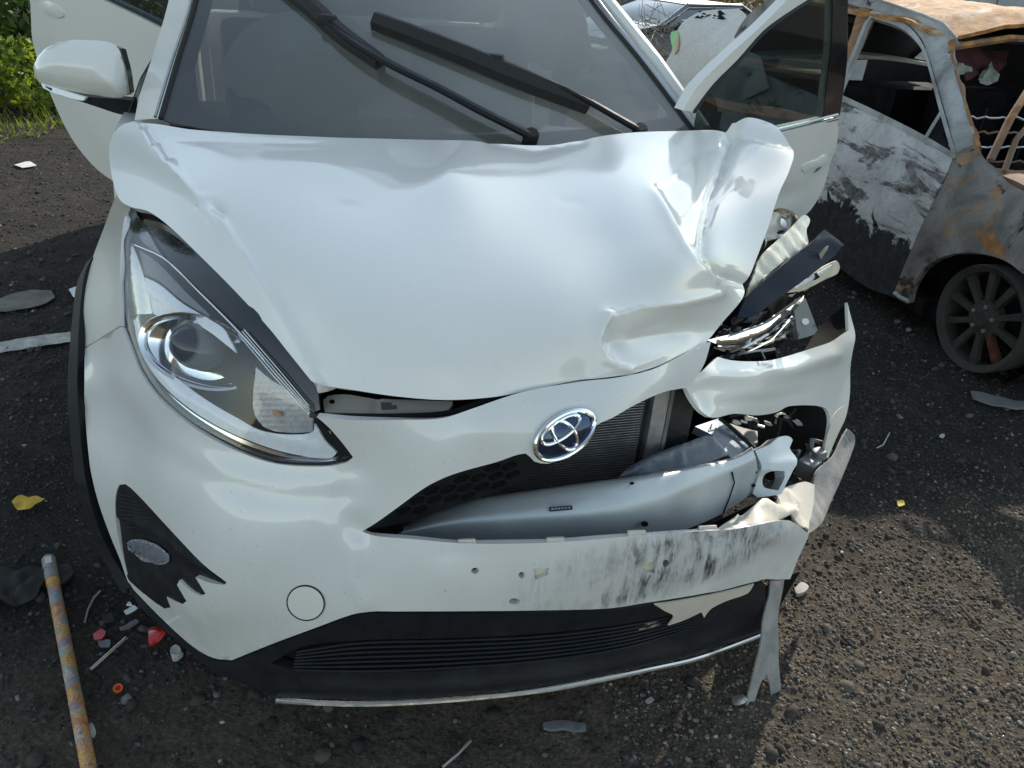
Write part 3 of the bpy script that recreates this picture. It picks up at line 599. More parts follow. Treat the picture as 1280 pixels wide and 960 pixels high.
# ---- emblem on the nose
em_c, em_r = (706, 544), -.62
emb = sheet('emblem', [ell(*em_c, 43, 24, em_r)], forward(gF, .004), BLUECHROME, bumper, step=5, thick=.006, disp=lambda A: pit(A, em_c, 40, 22, .004, em_r))
def em_ring(cx, cy, rx, ry, rot, r, name='emblem_ring'):
    ca, sa = math.cos(em_r), math.sin(em_r); c = (em_c[0] + cx * ca - cy * sa, em_c[1] + cx * sa + cy * ca)
    pts = ell(c[0], c[1], rx, ry, em_r + rot, 44); P = forward(gF, .009)(pts + pts[:1]); MB().tube(P, r, 8, cap=False).build(name, CHROME, emb)
em_ring(0, 0, 42, 23.5, 0, .0042); em_ring(0, 0, 12.5, 20, 0, .0030); em_ring(0, -8.5, 28, 10.5, 0, .0030)

# ---- honeycomb grille, each cell a real opening
GRO = [(455,665,1),(477,660),(515,651),(552,637),(586,627),(609,619),(650,601),(699,577,1),(684,580),(668,576),(657,565),(620,576),(567,591),(534,606),(496,633)]
cells = []
_go = spline(GRO, 6)
rot = -.36
for i in range(-2, 17):
    for j in range(-8, 9):
        u = i * 20.5; w = j * 11.6 + (5.8 if i % 2 else 0)
        cx, cy = 470 + u * math.cos(rot) - w * math.sin(rot), 664 + u * math.sin(rot) + w * math.cos(rot)
        hx = [(cx + 11.8 * math.cos(t) * math.cos(rot) - 5.3 * math.sin(t) * math.sin(rot), cy + 11.8 * math.cos(t) * math.sin(rot) + 5.3 * math.sin(t) * math.cos(rot)) for t in [k * math.pi / 3 for k in range(6)]]
        if inside([_go], np.array(hx)).all() and min(dist(np.array(hx), np.vstack([_go, _go[:1]]))[0]) > 1.2: cells.append(np.array(hx))
gGr = deeper(surf([(455,665,.045),(534,608,.03),(620,578,.012),(690,580,.02),(515,651,.05),(586,627,.05),(650,601,.04)], 1e-3), .004)
gr = sheet('honeycomb_grille', [_go] + cells, gGr, BLACK, CAR, step=8, thick=.012, raw=True)
sheet('grille_backing', [_go], deeper(gGr, .013), VOIDM, gr, step=20, thick=.002, raw=True)

# ---- radiator
gR = on_plane((0, .26, .55), (0.0, -1, .08)); gRp = planar(gR)
a0, a1 = gR(640, 610), gR(812, 500)
rad = MB().box((.06, .285, .54), (.66, .03, .40), 0, .003).build('radiator', DARKFIN, CAR)
fin = MB()
for k in range(58): fin.box((.04, .266, .40 + k * .0062), (.46, .006, .0022))
tag(fin.build('cooling_fins', ALU, rad, smooth=False), kind='stuff')
for sx_ in (-.19, .30):
    MB().box((sx_, .262, .54), (.035, .025, .40), 0, .006).build('side_tank', ALU, rad)
    MB().box((sx_ + .022, .256, .54), (.008, .012, .40)).build('tank_rib', GREYPL, rad)

# ---- crash beam
BT = [(504,658,.11),(556,637,.115),(590,626,.115),(650,617,.11),(721,607,.11),(789,598,.115),(854,586,.15),(885,580,.18),(916,574,.215),(940,560,.25)]
BR = [(504,664,.085),(556,652,.078),(640,646,.065),(721,640,.06),(780,634,.065),(813,628,.085),(854,614,.115),(885,602,.15),(910,589,.185),(945,572,.225)]
BB = [(489,676,.085),(556,695,.075),(640,700,.06),(721,695,.055),(780,690,.06),(838,668,.09),(869,658,.12),(904,642,.165),(941,617,.22),(949,600,.235)]
def lofts(name, rows, mat, parent, thick=.004, sub=6):
    G = [spline(r, 14, False) for r in [[(p[0], p[1]) for p in q] for q in rows]]
    K = 60; V = []
    for q in rows:
        P = np.array([atY(*p) for p in q]); t = np.concatenate([[0], np.cumsum(np.linalg.norm(np.diff(P, axis=0), axis=1))]); t /= t[-1]
        s = np.linspace(0, 1, K); V.append(np.stack([np.interp(s, t, P[:, i]) for i in range(3)], 1))
    # smooth along and round over the shoulder
    V = np.array(V)
    for _ in range(6): V[:, 1:-1] = .25 * V[:, :-2] + .5 * V[:, 1:-1] + .25 * V[:, 2:]
    rr = []
    n = len(rows)
    for i in range(n - 1):
        for k in range(sub):
            t = k / sub; rr.append((1 - t) * V[i] + t * V[i + 1])
    rr.append(V[-1]); W = np.array(rr)
    for _ in range(3): W[1:-1] = .25 * W[:-2] + .5 * W[1:-1] + .25 * W[2:]
    P = W.reshape(-1, 3); F = []
    for i in range(len(W) - 1):
        for k in range(K - 1): a = i * K + k; F += [(a, a + 1, a + K + 1), (a, a + K + 1, a + K)]
    F = np.array(F); nr = normals(P, F)
    if (nr * (CAM - P)).sum() < 0: F = F[:, ::-1]; nr = -nr
    return solid(name, P, F, nr, mat, parent, thick)
BACK_ = [(a, b - 2, y + .05) for a, b, y in BT]
beam = lofts('crash_beam', [BACK_, BT, BR, BB], SILVER, CAR, .006)
gBm = surf([(p[0], p[1], p[2]) for p in BR + BB + BT], 1e-3)
sheet('beam_hole', [ell(806, 655, 4.5, 3.5)], forward(gBm, .004), VOIDM, beam, step=4, thick=.001)
sheet('beam_hole', [ell(790, 604, 3, 1.8)], forward(gBm, .004), VOIDM, beam, step=4, thick=.001)
st = sheet('beam_sticker', [[(686,634,1),(715,631.5,1),(716,637,1),(687,639.5,1)]], forward(gBm, .006), GLOSS, beam, step=8, thick=.0006)
for k in range(6): sheet('sticker_print', [[(689 + k * 4.2, 635.4 - k * .34, 1), (692 + k * 4.2, 635.1 - k * .34, 1), (692.2 + k * 4.2, 637 - k * .34, 1), (689.2 + k * 4.2, 637.3 - k * .34, 1)]], forward(gBm, .0068), ALU, beam, step=8, thick=.0004)
MB().tube(forward(gBm, .002)([(915, 590), (918, 603), (912, 622), (904, 642)]), .0016, 5).build('beam_seam', VOIDM, beam)
# dark cavity between beam and lower cover
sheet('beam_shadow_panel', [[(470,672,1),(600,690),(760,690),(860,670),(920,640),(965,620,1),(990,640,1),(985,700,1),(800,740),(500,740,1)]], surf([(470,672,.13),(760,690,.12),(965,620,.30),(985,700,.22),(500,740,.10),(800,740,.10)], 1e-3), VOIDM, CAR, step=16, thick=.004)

# ---- pieces behind the torn corner
pl = sheet('air_duct_cover', [[(769,600,1),(788,583),(822,566),(855,554),(885,544),(894,547),(910,569,1),(885,578),(854,585),(815,594)]], surf([(769,600,.18),(822,566,.22),(885,544,.26),(910,569,.24),(854,585,.20)], 1e-3), DUCT, CAR, step=5, thick=.005,
     disp=lambda A: ridge(A, ell(800, 588, 11, 5, -.3, 14) + ell(800, 588, 11, 5, -.3, 14)[:1], 2.5, .004) + ridge(A, [(812, 574), (838, 566), (834, 572)], 2.5, .004) + ridge(A, [(850, 566), (852, 578)], 3, .005) + ridge(A, [(775, 596), (822, 569), (884, 547), (905, 567)], 3, .005))
sheet('frame_rail', [[(869,533,1),(898,523,1),(936,558,1),(916,575,1),(908,566),(893,546)]], surf([(869,533,.34),(898,523,.38),(936,558,.30),(916,575,.24)], 1e-3), RAIL, CAR, step=8, thick=.02)
MB().tube([atY(899, 523, .36), atY(922, 540, .33), atY(946, 562, .28)], .004, 6).build('seal_strip', RUBBER, CAR)
sheet('inner_bracket', [[(912,529,1),(930,535),(947,539,1),(947,553,1),(940,554,1),(925,541)]], surf([(910,527,.44),(947,538,.42),(938,556,.36)], 1e-2), TRIM, CAR, step=8, thick=.01)
MB().tube([atY(925, 526, .45), atY(955, 534, .44)], .004, 6).build('metal_rod', ALU, CAR)
gCB = surf([(946,564,.25),(963,555,.27),(985,545,.30),(994,574,.26),(976,617,.20),(947,622,.205),(941,617,.21)], 1e-3)
cb = sheet('crash_box', [[(944,563,1),(963,555),(972,547),(985,545),(991,550),(987,560),(995,574),(991,588),(976,618,1),(947,622,1),(941,617,1),(950,583)], [(956,592),(962,589),(980,589,1),(981,596),(973,613,1),(955,609),(953,600)]], gCB, SILVER, CAR, step=5, thick=.03, disp=lambda A: ridge(A, [(950, 585), (990, 578)], 8, .006))
for x, y in ((953, 579), (944, 590), (942, 607), (934, 600)): sheet('bolt_hole', [ell(x, y, 2.6, 2)], forward(gCB, .001), VOIDM, cb, step=3, thick=.0008)

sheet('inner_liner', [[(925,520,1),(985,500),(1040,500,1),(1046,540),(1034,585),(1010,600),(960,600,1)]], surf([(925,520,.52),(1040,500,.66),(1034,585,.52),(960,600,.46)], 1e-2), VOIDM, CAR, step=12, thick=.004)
# ---- torn right end of the bumper
TR = [(857,485,.20),(885,456,.26),(899,445,.30),(960,450,.38),(1026,432,.52),(1061,415,.66),(1068,425,.66),(1063,459,.62),(1061,490,.58),(1055,524,.52),(1035,571,.42),(885,521,.19),(916,517,.24),(947,519,.30),(985,508,.37),(1032,511,.48),(950,485,.30)]
gT = surf(TR, 3e-4)
torn = sheet('torn_bumper_end', [[(857,485,1),(868,470),(885,456),(897,446,1),(912,450),(935,452),(960,451),(991,443),(1026,432),(1047,424),(1061,413,1),(1060,378,1),(1064,395),(1069,420),(1066,438),(1063,459),(1062,490),(1057,521),(1048,542),(1035,573,1),(1032,562),(1036,540),(1037,522),(1032,511),(1019,507),(985,508),(972,515),(947,519),(916,517),(894,522),(885,521),(872,508)]], gT, WHITE, CAR, step=5.5, thick=.005, back=VOIDM, flange=.008,
     disp=lambda A: wavy(A, .0015, 30, 8) + ridge(A, [(880, 470), (930, 468), (990, 462), (1040, 445)], 10, .010) + ridge(A, [(870, 490), (880, 505)], 7, -.006) + ridge(A, [(900, 505), (960, 500), (1010, 490)], 6, -.003))
sheet('torn_inner_wall', [[(1060,378,1),(1040,394),(1022,412),(1004,440,1),(1026,436),(1047,428),(1064,418,1)]], surf([(1060,378,.80),(1022,412,.78),(1004,440,.62),(1064,418,.68)], 1e-2), VOIDM, torn, step=8, thick=.004)
sheet('torn_edge_scrap', [[(1048,512),(1055,508),(1056,522),(1046,545),(1034,572,1),(1031,560),(1037,535),(1042,520)]], forward(gT, .006), WHITE_PLASTIC, torn, step=5, thick=.003)
# broken mounting bracket on top of the lower cover
gK = surf([(972,613,.24),(1007,603,.30),(1018,605,.30),(1008,661,.17),(976,639,.17),(922,644,.13),(951,625,.16),(894,663,.06),(960,650,.10)], 1e-3)
bk = sheet('broken_mounting_bracket', [[(972,613,1),(988,607),(1007,602),(1018,606,1),(1017,630),(1009,663,1),(998,657),(985,645),(979,648),(960,653),(920,661),(892,664,1),(905,655),(922,644,1),(923,648,1),(951,625,1),(957,625),(968,634,1)]], gK, WHITE_PLASTIC, CAR, step=5, thick=.005,
     disp=lambda A: ridge(A, [(954, 628), (975, 641), (992, 640)], 5, .012) + ridge(A, [(980, 612), (995, 630)], 3, .010) + ridge(A, [(972, 614), (972, 634)], 3, .006) + ridge(A, [(985, 640), (1006, 660)], 4, .008) + ridge(A, [(922, 646), (926, 658)], 2.5, .007))
sheet('torn_cladding_strip', [[(1060,536,1),(1069,545),(1068,556),(1054,592),(1038,630),(1026,655),(1010,668,1),(1014,640),(1018,605),(1022,588),(1041,571),(1052,550)]], surf([(1064,540,.52),(1069,550,.53),(1054,592,.40),(1026,655,.22),(1010,668,.15),(1018,605,.32),(1041,571,.42)], 1e-3), TRIM, CAR, step=6, thick=.005, disp=lambda A: ridge(A, [(1064, 556), (1048, 595), (1022, 652)], 4, .004) + wavy(A, .0015, 20, 4))
cn = MB(); c0 = atY(1010, 585, .40)
cn.box(c0, (.05, .045, .05), .5, .006); cn.box(c0 + np.array([.035, .02, .02]), (.035, .03, .035), .2, .005); cn.tube([c0, c0 + np.array([.03, .05, .05]), c0 + np.array([.07, .06, .03])], .007, 6)
cn.build('wiring_connector', GREYPL, CAR)
MB().tube([atY(1054, 544, .5), atY(1058, 552, .5)], .006, 6).build('trim_clip', ALU, CAR)
# white flap hanging below the cover
sheet('torn_flap', [[(817,754,1),(839,752),(880,745),(917,738),(943,731,1),(935,742),(905,753),(887,762),(880,772,1),(876,764,1),(852,774),(834,780,1),(841,768),(830,762)]], forward(gS, .012), WHITE_PLASTIC, CAR, step=5, thick=.003, disp=lambda A: wavy(A, .003, 18, 6))
# trim hanging to the ground
gHg = surf([(961,727,.13),(979,725,.14),(972,797,.06),(983,902,-.03),(968,901,-.03),(935,904,-.035),(930,902,-.035),(952,797,.055)], 1e-3)
sheet('hanging_trim', [[(961,727,1),(979,725,1),(975,749),(973,797),(977,862),(984,902,1),(968,901,1),(964,860),(959,843,1),(952,854),(938,905,1),(930,902,1),(944,836),(952,797),(957,766)]], gHg, TRIM, CAR, step=5, thick=.004, disp=lambda A: wavy(A, .003, 22, 9) + ridge(A, [(968, 730), (964, 800), (962, 840)], 3, .004))
sheet('lower_corner_liner', [[(935,745,1),(960,733),(1000,716,1),(985,740),(960,790,1),(905,800,1)]], surf([(935,745,.16),(1000,716,.20),(960,790,.19),(905,800,.17)], 1e-2), VOIDM, CAR, step=10, thick=.004)
sheet('dangling_eyelet', [ell(951, 757, 7, 5), ell(951, 757, 3.5, 2.5)], planar(lambda a, b: atY(a, b, .11)), GREYPL, CAR, step=4, thick=.003)

# ---- smashed right headlight
rh = sheet('smashed_headlight', [[(892,430,1),(912,415),(925,392),(940,372),(990,345),(1008,372),(1000,400),(980,425),(950,446),(915,446,1)]], deeper(surf([(892,430,.34),(940,372,.42),(1008,372,.62),(980,425,.50),(915,446,.36)], 1e-2), .10), VOIDM, CAR, step=7, thick=.02, disp=lambda A: wavy(A, .012, 9, 12))
sheet('dark_trim_panel', [[(922,396,1),(931,376),(979,331),(1010,306),(1031,287,1),(1055,306,1),(1043,320),(1012,345),(985,365),(947,392),(937,397)]], surf([(922,396,.36),(979,331,.48),(1031,287,.62),(1055,306,.62),(985,365,.46),(947,392,.38)], 1e-3), NAVY, rh, step=7, thick=.006, disp=lambda A: ridge(A, [(1012, 306), (1036, 300), (1048, 308)], 5, .006))
gSh = surf([(933,373,.40),(966,303,.54),(1005,270,.66),(1008,303,.60),(960,343,.46)], 1e-3)
sheet('yellowed_lens_shard', [[(933,374,1),(941,349),(954,318),(970,302),(990,283),(1003,270),(1012,275,1),(1007,290),(1010,303),(995,317),(991,322,1),(975,330),(958,345),(953,349,1),(947,362)]], gSh, CREAM, rh, step=4.5, thick=.004, disp=lambda A: .0016 * np.sin((A[:, 0] * .9 + A[:, 1]) * 1.1) + wavy(A, .004, 16, 3))
sheet('lens_shard', [[(945,361,1),(965,340),(992,324,1),(985,333),(962,348)]], forward(gSh, .01), LENS, rh, step=5, thick=.003)
cr_ = MB(); 
cr_.lathe(atY(976, 279, .66), (-.2, -.8, .5), [(.034, .0), (.036, .006), (.028, .0), (.018, -.016), (.004, -.02)], 20, 1.2); cr_.build('reflector_bowl', CHROME_DULL, rh)
sheet('reflector_scrap', [[(963,265,1),(970,262),(989,278),(984,284,1),(972,290),(976,297),(960,300,1),(957,310,1),(960,285)]], surf([(963,265,.67),(989,278,.68),(960,300,.60)], 1e-2), CREAM, rh, step=4, thick=.003, disp=lambda A: wavy(A, .006, 6, 5))
sheet('lower_lens_strip', [[(985,366,1),(1010,346),(1046,326),(1050,334,1),(1047,342),(1032,349),(1004,363)]], surf([(985,366,.47),(1046,326,.62),(1032,349,.58)], 1e-2), CREAM, rh, step=5, thick=.005)
sheet('light_guide_scrap', [[(987,362,1),(1012,347),(1040,331,1),(1030,340),(1004,356)]], surf([(985,366,.46),(1046,326,.61),(1032,349,.57)], 1e-2), DRL, rh, step=6, thick=.003)
sheet('chrome_crescent', [[(882,425,1),(903,420),(919,417),(954,406),(980,388),(1005,369,1),(992,387),(979,398),(950,424),(922,436),(905,434)]], surf([(882,425,.30),(919,417,.36),(954,406,.42),(1005,369,.56),(922,436,.36)], 1e-3), CHROME, rh, step=5, thick=.004, disp=lambda A: ridge(A, [(885, 428), (920, 426), (955, 414), (1000, 376)], 5, .006))
sheet('clear_lens_cap', [[(914,400,1),(922,394),(935,394),(930,400),(914,407,1)]], planar(lambda a, b: atY(a, b, .37)), LENS, rh, step=5, thick=.003)
for i, (a, b, c, d, y0, y1) in enumerate([(897, 434, 960, 418, .35, .42), (912, 440, 975, 404, .38, .5), (930, 442, 990, 396, .40, .55), (900, 424, 1000, 372, .33, .54)]):
    MB().tube([atY(a, b, y0), (atY(a, b, y0) + atY(c, d, y1)) / 2 + np.array([0, -.01, -.012]), atY(c, d, y1)], .0028, 6).build('lens_rim', [ALU, GREYPL, CHROME, GREYPL][i], rh)
br = sheet('mounting_bracket', [[(992,384,1),(1007,373,1),(1022,412,1),(1018,418),(998,424,1)]], surf([(992,384,.60),(1007,373,.64),(1022,412,.62),(998,424,.56)], 1e-2), GREYPL, rh, step=6, thick=.012)
sheet('bracket_bolt', [ell(1007, 402, 4.5, 4)], forward(surf([(992,384,.60),(1007,373,.64),(1022,412,.62),(998,424,.56)], 1e-2), .004), ALU, rh, step=4, thick=.004)
rn = np.random.default_rng(4)
for k in range(60):                                                   # splinters lying in the broken lamp
    a, b = rn.uniform(900, 990), 0; b = 440 - (a - 900) * .45 + rn.uniform(-12, 16); y = .36 + (a - 900) * .002; w = rn.uniform(4, 12); an = rn.uniform(-1, .2)
    dx, dy = w * math.cos(an), w * math.sin(an)
    sheet('splinter', [[(a - dx, b - dy, 1), (a + dx, b + dy, 1), (a + dx * .3 + 2, b + dy * .3 + 4, 1)]], planar(lambda p, q, y=y, an=an: atY(p, q, y + .0015 * (p - a))), [LENS, CHROME_DULL, GREYPL, NAVY][k % 4], rh, step=20, thick=.002)

for k in range(12):                                                   # torn wires and hoses in the crushed corner
    a, b = rn.uniform(895, 985), 0; b = 445 - (a - 900) * .42 + rn.uniform(-4, 22); P = atY(a, b, .40 + (a - 900) * .002); pts = [P]
    for q in range(5): pts.append(pts[-1] + rn.normal(0, 1, 3) * np.array([.022, .012, .014]))
    MB().tube(pts, rn.choice([.0018, .0028, .004]), 5).build('torn_wire', [RUBBER, GREYPL, RUBBER, ALU][k % 4], rh)
for k in range(14):                                                   # broken clips and ribs around the crash box
    a, b = rn.uniform(995, 1035), rn.uniform(560, 600); P = atY(a, b, .42 + rn.uniform(0, .04)); MB().box(P, tuple(rn.uniform(.008, .035, 3)), rn.uniform(0, 3), .002).build('broken_clip', [GREYPL, BLACK, TRIM][k % 3], CAR)
for k in range(5):
    P = atY(rn.uniform(915, 1000), rn.uniform(525, 560), .46); pts = [P]
    for q in range(5): pts.append(pts[-1] + rn.normal(0, 1, 3) * np.array([.03, .012, .016]))
    MB().tube(pts, .0035, 5).build('torn_hose', RUBBER, CAR)

def jag(cx, cy, L_, w_, an, r, n=11):
    out = []
    for k in range(n):
        t = 2 * math.pi * k / n; q = r.uniform(.55, 1.15); x, y = L_ * math.cos(t) * q, w_ * math.sin(t) * q; out.append((cx + x * math.cos(an) - y * math.sin(an), cy + x * math.sin(an) + y * math.cos(an), 1))
    return out
rj = np.random.default_rng(77); JM = [LENS, CREAM, GLOSS, GREYPL, BLACK, WHITE_PLASTIC, BLACK, NAVY]
for k in range(52):                                                   # jagged pieces packed between bonnet edge and torn bumper
    t = rj.uniform(0, 1); a = 893 + 125 * t + rj.normal(0, 7); b = 438 - 108 * t + rj.normal(0, 12); y = .35 + .22 * t + rj.uniform(-.03, .06); sl_ = rj.normal(0, .0012)
    if a > 1040 or (a - 893) * .86 + (b - 438) < -42: continue
    sheet('broken_piece', [jag(a, b, rj.uniform(6, 17), rj.uniform(2.5, 6), rj.uniform(-1.0, -.3), rj)], planar(lambda p, q, y=y, a=a, sl_=sl_: atY(p, q, y + sl_ * (p - a))), JM[k % 8], rh, step=7, thick=.003)
for k in range(10):                                                   # scraps of foam and plastic along the torn edge
    a, b = rj.uniform(895, 1000), rj.uniform(519, 533); sheet('torn_scrap', [jag(a, b, rj.uniform(4, 10), rj.uniform(2, 4), rj.uniform(-.3, .6), rj, 9)], planar(lambda p, q: atY(p, q, .36)), [WHITE_PLASTIC, BLACK, TRIM, GREYPL][k % 4], torn, step=7, thick=.004)
# ---- windscreen, pillars, roof
GW = [(200,150,1.17),(222,75,1.34),(244,0,1.53),(256,-85,1.80),(868,163,1.17),(805,80,1.33),(741,0,1.52),(706,-66,1.80),(535,165,1.0),(535,190,.955),(330,172,1.06),(710,176,1.04),(520,80,1.18),(490,0,1.40),(480,-95,1.72)]
gW = surf(GW, 1e-3)
WS = [(200,146,1),(210,152),(260,162),(330,174),(440,186),(535,190),(640,190),(740,184),(820,175),(868,163,1),(805,80),(741,0),(722,-35),(704,-70,1),(600,-92),(480,-97),(350,-95),(257,-86,1),(250,-40),(244,0),(222,75)]
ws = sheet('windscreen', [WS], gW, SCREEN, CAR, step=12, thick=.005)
sheet('black_border', [WS, [(232,132,1),(260,142),(330,152),(440,163),(535,167),(640,167),(740,160),(800,153),(838,146,1),(780,72),(722,0),(700,-40),(690,-55,1),(600,-75),(480,-82),(350,-78),(280,-70,1),(272,-40),(266,0),(246,75)]], deeper(gW, .008), GLOSS, ws, step=9, thick=.002)
def strip(name, pts, r, mat, parent, g, flat=1.0): return MB().tube(g(spline(pts, 14, False)), r, 8, flat=flat).build(name, mat, parent)
strip('screen_seal', [(201,148),(222,76),(245,0),(257,-86)], .007, RUBBER, ws, gW)
strip('seal_highlight', [(194,146),(215,76),(239,0),(252,-86)], .004, ALU, ws, deeper(gW, .01))
strip('screen_seal', [(866,163),(803,80),(739,0),(703,-68)], .008, RUBBER, ws, gW)
strip('pillar_moulding', [(872,163),(811,82),(746,0),(710,-66)], .008, ALU, ws, deeper(gW, .012))
pL = sheet('pillar_left', [[(168,150,1),(175,118),(190,72),(211,0),(226,-90,1),(254,-90,1),(241,0),(219,75),(199,148,1)]], deeper(surf([(168,150,1.30),(190,72,1.45),(211,0,1.62),(226,-90,1.86),(254,-90,1.80),(241,0,1.54),(219,75,1.36),(199,148,1.2)], 1e-3), .01), WHITE, CAR, step=9, thick=.03)
# right pillar seen edge on, built in the car's own measures
pr_ = MB().tube([atY(874, 166, 1.20) + np.array([.02, .02, 0]), atY(811, 82, 1.36) + np.array([.03, .02, 0]), atY(746, 0, 1.55) + np.array([.03, .02, 0]), atY(710, -66, 1.84) + np.array([.03, .02, 0])], .028, 10); pr_.build('pillar_right', WHITE, CAR)

def carside(s):
    """outer skin of the body side: x for a given y, z"""
    def g(A):
        y, z = A[:, 0] / 100, A[:, 1] / 100
        x = .845 - .9 * np.maximum(0, .42 - z) ** 2 - .30 * np.maximum(0, z - .72) ** 1.5 - .06 * np.maximum(0, y - 3.2) ** 2
        x = np.where(z > 1.0, x - .42 * (z - 1.0), x)
        return np.stack([s * x, y, z], 1)
    return g
def arch(c, r, a0, a1, n=12): return [(c[0] + r * math.cos(R(a)), c[1] + r * math.sin(R(a))) for a in np.linspace(a0, a1, n)]
for s, nm in ((-1, 'left'), (1, 'right')):
    g = carside(s); tw = (s, 0, .1)
    if s < 0:
        sheet('wing_side', [[(70, 67, 1)] + arch((83, 31), 38, 90, 0)[1:] + [(121, 28, 1), (126, 28, 1), (127, 60), (127, 94, 1), (108, 92), (92, 84), (78, 76)]], lambda A, g=g: g(A) + np.array([.07, 0, 0]), WHITE, CAR, step=6, thick=.004, toward=tw)
        fd = sheet('front_door', [[(128, 24, 1), (226, 24, 1), (229, 60), (230, 99, 1), (180, 97), (128, 94, 1)]], g, WHITE, CAR, step=7, thick=.05, toward=tw)
        sheet('door_glass', [[(140, 96, 1), (228, 100, 1), (224, 136, 1), (195, 136), (165, 118)]], lambda A, g=g: g(A) + np.array([.015, 0, 0]), DOORGLASS, fd, step=10, thick=.004, toward=tw)
    q = sheet('rear_quarter', [[(300, 24, 1), (301, 31, 1)] + arch((338, 31), 37, 180, 0)[1:] + [(380, 27, 1), (396, 45), (398, 78), (392, 98), (375, 128), (355, 140), (345, 140, 1), (340, 104, 1), (322, 100), (306, 70)]], g, WHITE, CAR, step=7, thick=.006, toward=tw)
    sheet('sill', [[(121, 17, 1), (300, 17, 1), (300, 26, 1), (121, 26, 1)]], lambda A, g=g: g(A) - np.array([s * .01, 0, 0]), BLACK, CAR, step=10, thick=.08, toward=tw)
    sheet('roof_rail', [[(172, 132, 1), (200, 138), (260, 141), (345, 138, 1), (345, 143, 1), (260, 147), (198, 144), (172, 138, 1)]], g, WHITE, CAR, step=8, thick=.03, toward=tw)
    MB().box((s * .72, 2.30, .80), (.05, .10, 1.15), 0, .01).build('door_pillar', VOIDM, CAR)
rg = lambda A: np.stack([A[:, 0] / 100, A[:, 1] / 100, 1.455 - .05 * (A[:, 0] / 62) ** 2 - .22 * np.maximum(0, (195 - A[:, 1]) / 100) ** 1.6 - .12 * np.maximum(0, (A[:, 1] - 280) / 100) ** 2], 1)
sheet('roof', [[(-57, 176, 1), (0, 168), (57, 176, 1), (64, 240), (60, 350), (50, 372, 1), (0, 378), (-50, 372, 1), (-60, 350), (-64, 240)]], rg, WHITE, CAR, step=9, thick=.02, toward=(0, 0, 1))
MB().box((0, 3.93, .62), (1.5, .10, .72), 0, .04).build('tailgate', WHITE, CAR)
sheet('rear_screen', [[(-58, 378, 1), (58, 378, 1), (50, 372, 1), (-50, 372, 1)]], lambda A: np.stack([A[:, 0] / 100, 3.72 + (378 - A[:, 1]) * -.0 + (378 - A[:, 1]) / 6 * -.0 + np.where(A[:, 1] > 375, .2, 0), np.where(A[:, 1] > 375, .98, 1.38)], 1), DOORGLASS, CAR, step=30, thick=.004, toward=(0, 1, .3))
MB().box((0, 2.4, .25), (1.46, 2.7, .06), 0, .01).build('floor_pan', VOIDM, CAR)
# engine bay lump and inner guards so daylight does not pass through the nose
eb = MB(); eb.box((-.05, .68, .50), (1.05, .58, .34), 0, .04); eb.box((-.2, .6, .70), (.4, .35, .10), .1, .03); eb.build('engine_block', VOIDM, CAR)
MB().box((0, 1.08, .62), (1.40, .08, .62), 0, .01).build('bulkhead', VOIDM, CAR)
for s in (-1, 1):
    MB().lathe((s * .60, .83, .31), (s, 0, 0), [(.325, .20), (.325, .02), (.02, .02)], 28).build('wheel_arch_liner', VOIDM, CAR)
# wheels
def tyre_rim(x, y, s, parent, r=.305):
    w = MB().lathe((x, y, r), (s, 0, 0), [(.19, -.09), (.25, -.098), (.295, -.085), (r, -.05), (r, .05), (.295, .085), (.25, .098), (.20, .09), (.195, .07)], 40).build('wheel', RUBBER, parent)
    d = MB().lathe((x, y, r), (s, 0, 0), [(.195, .088), (.185, .06), (.17, .03), (.03, .05), (.001, .055)], 32); d.build('rim', ALU, w)
    for k in range(5):
        a = 2 * math.pi * k / 5; v = np.array([0, math.cos(a), math.sin(a)]); c = np.array([x + s * .055, y, r])
        MB().tube([c + v * .03, c + v * .18], [.028, .018], 6, flat=.6, up=(s, 0, 0)).build('spoke', ALU, w)
    return w
for x, y, s in ((-.745, .83, -1), (.745, .83, 1), (-.745, 3.38, -1), (.745, 3.38, 1)): tyre_rim(x, y, s, CAR)

# ---- interior behind the glass
dg = lambda A: np.stack([A[:, 0] / 100, A[:, 1] / 100, .93 + .02 * np.cos(A[:, 0] / 30) - .35 * np.maximum(0, (A[:, 1] - 140) / 100) ** 1.3], 1)
dash = sheet('dashboard', [[(-66, 122, 1), (-30, 108), (0, 104), (30, 108), (66, 122, 1), (66, 150), (64, 168, 1), (0, 164), (-64, 168, 1), (-66, 150)]], dg, DASH, CAR, step=9, thick=.05, toward=(0, 0, 1), flange=.3)
def seat(x):
    st_ = MB().box((x, 2.05, .45), (.50, .52, .16), 0, .06).build('seat', SEAT, CAR)
    rot_ = Matrix.Rotation(R(-16), 3, 'X')
    MB().box((x, 2.36, .80), (.48, .14, .62), rot=rot_, bev=.055).build('backrest', SEAT, st_)
    MB().box((x, 2.46, 1.20), (.25, .10, .17), rot=rot_, bev=.045).build('headrest', SEAT, st_)
seat(-.36); seat(.36)
MB().box((0, 3.05, .70), (1.2, .16, .60), bev=.06, rot=Matrix.Rotation(R(-18), 3, 'X')).build('rear_seat', SEAT, CAR)
sw = MB(); c = np.array([-.36, 1.60, .95]); ax = np.array([0, -.82, .57])
e1 = np.array([1.0, 0, 0]); e2 = np.cross(ax, e1); sw.tube([c + .18 * (e1 * math.cos(t) + e2 * math.sin(t)) for t in np.linspace(0, 2 * math.pi, 29)], .014, 8, cap=False)
swo = sw.build('steering_wheel', DASH, CAR); MB().tube([c - e1 * .17, c + e1 * .17], .02, 6).build('wheel_spoke', DASH, swo)
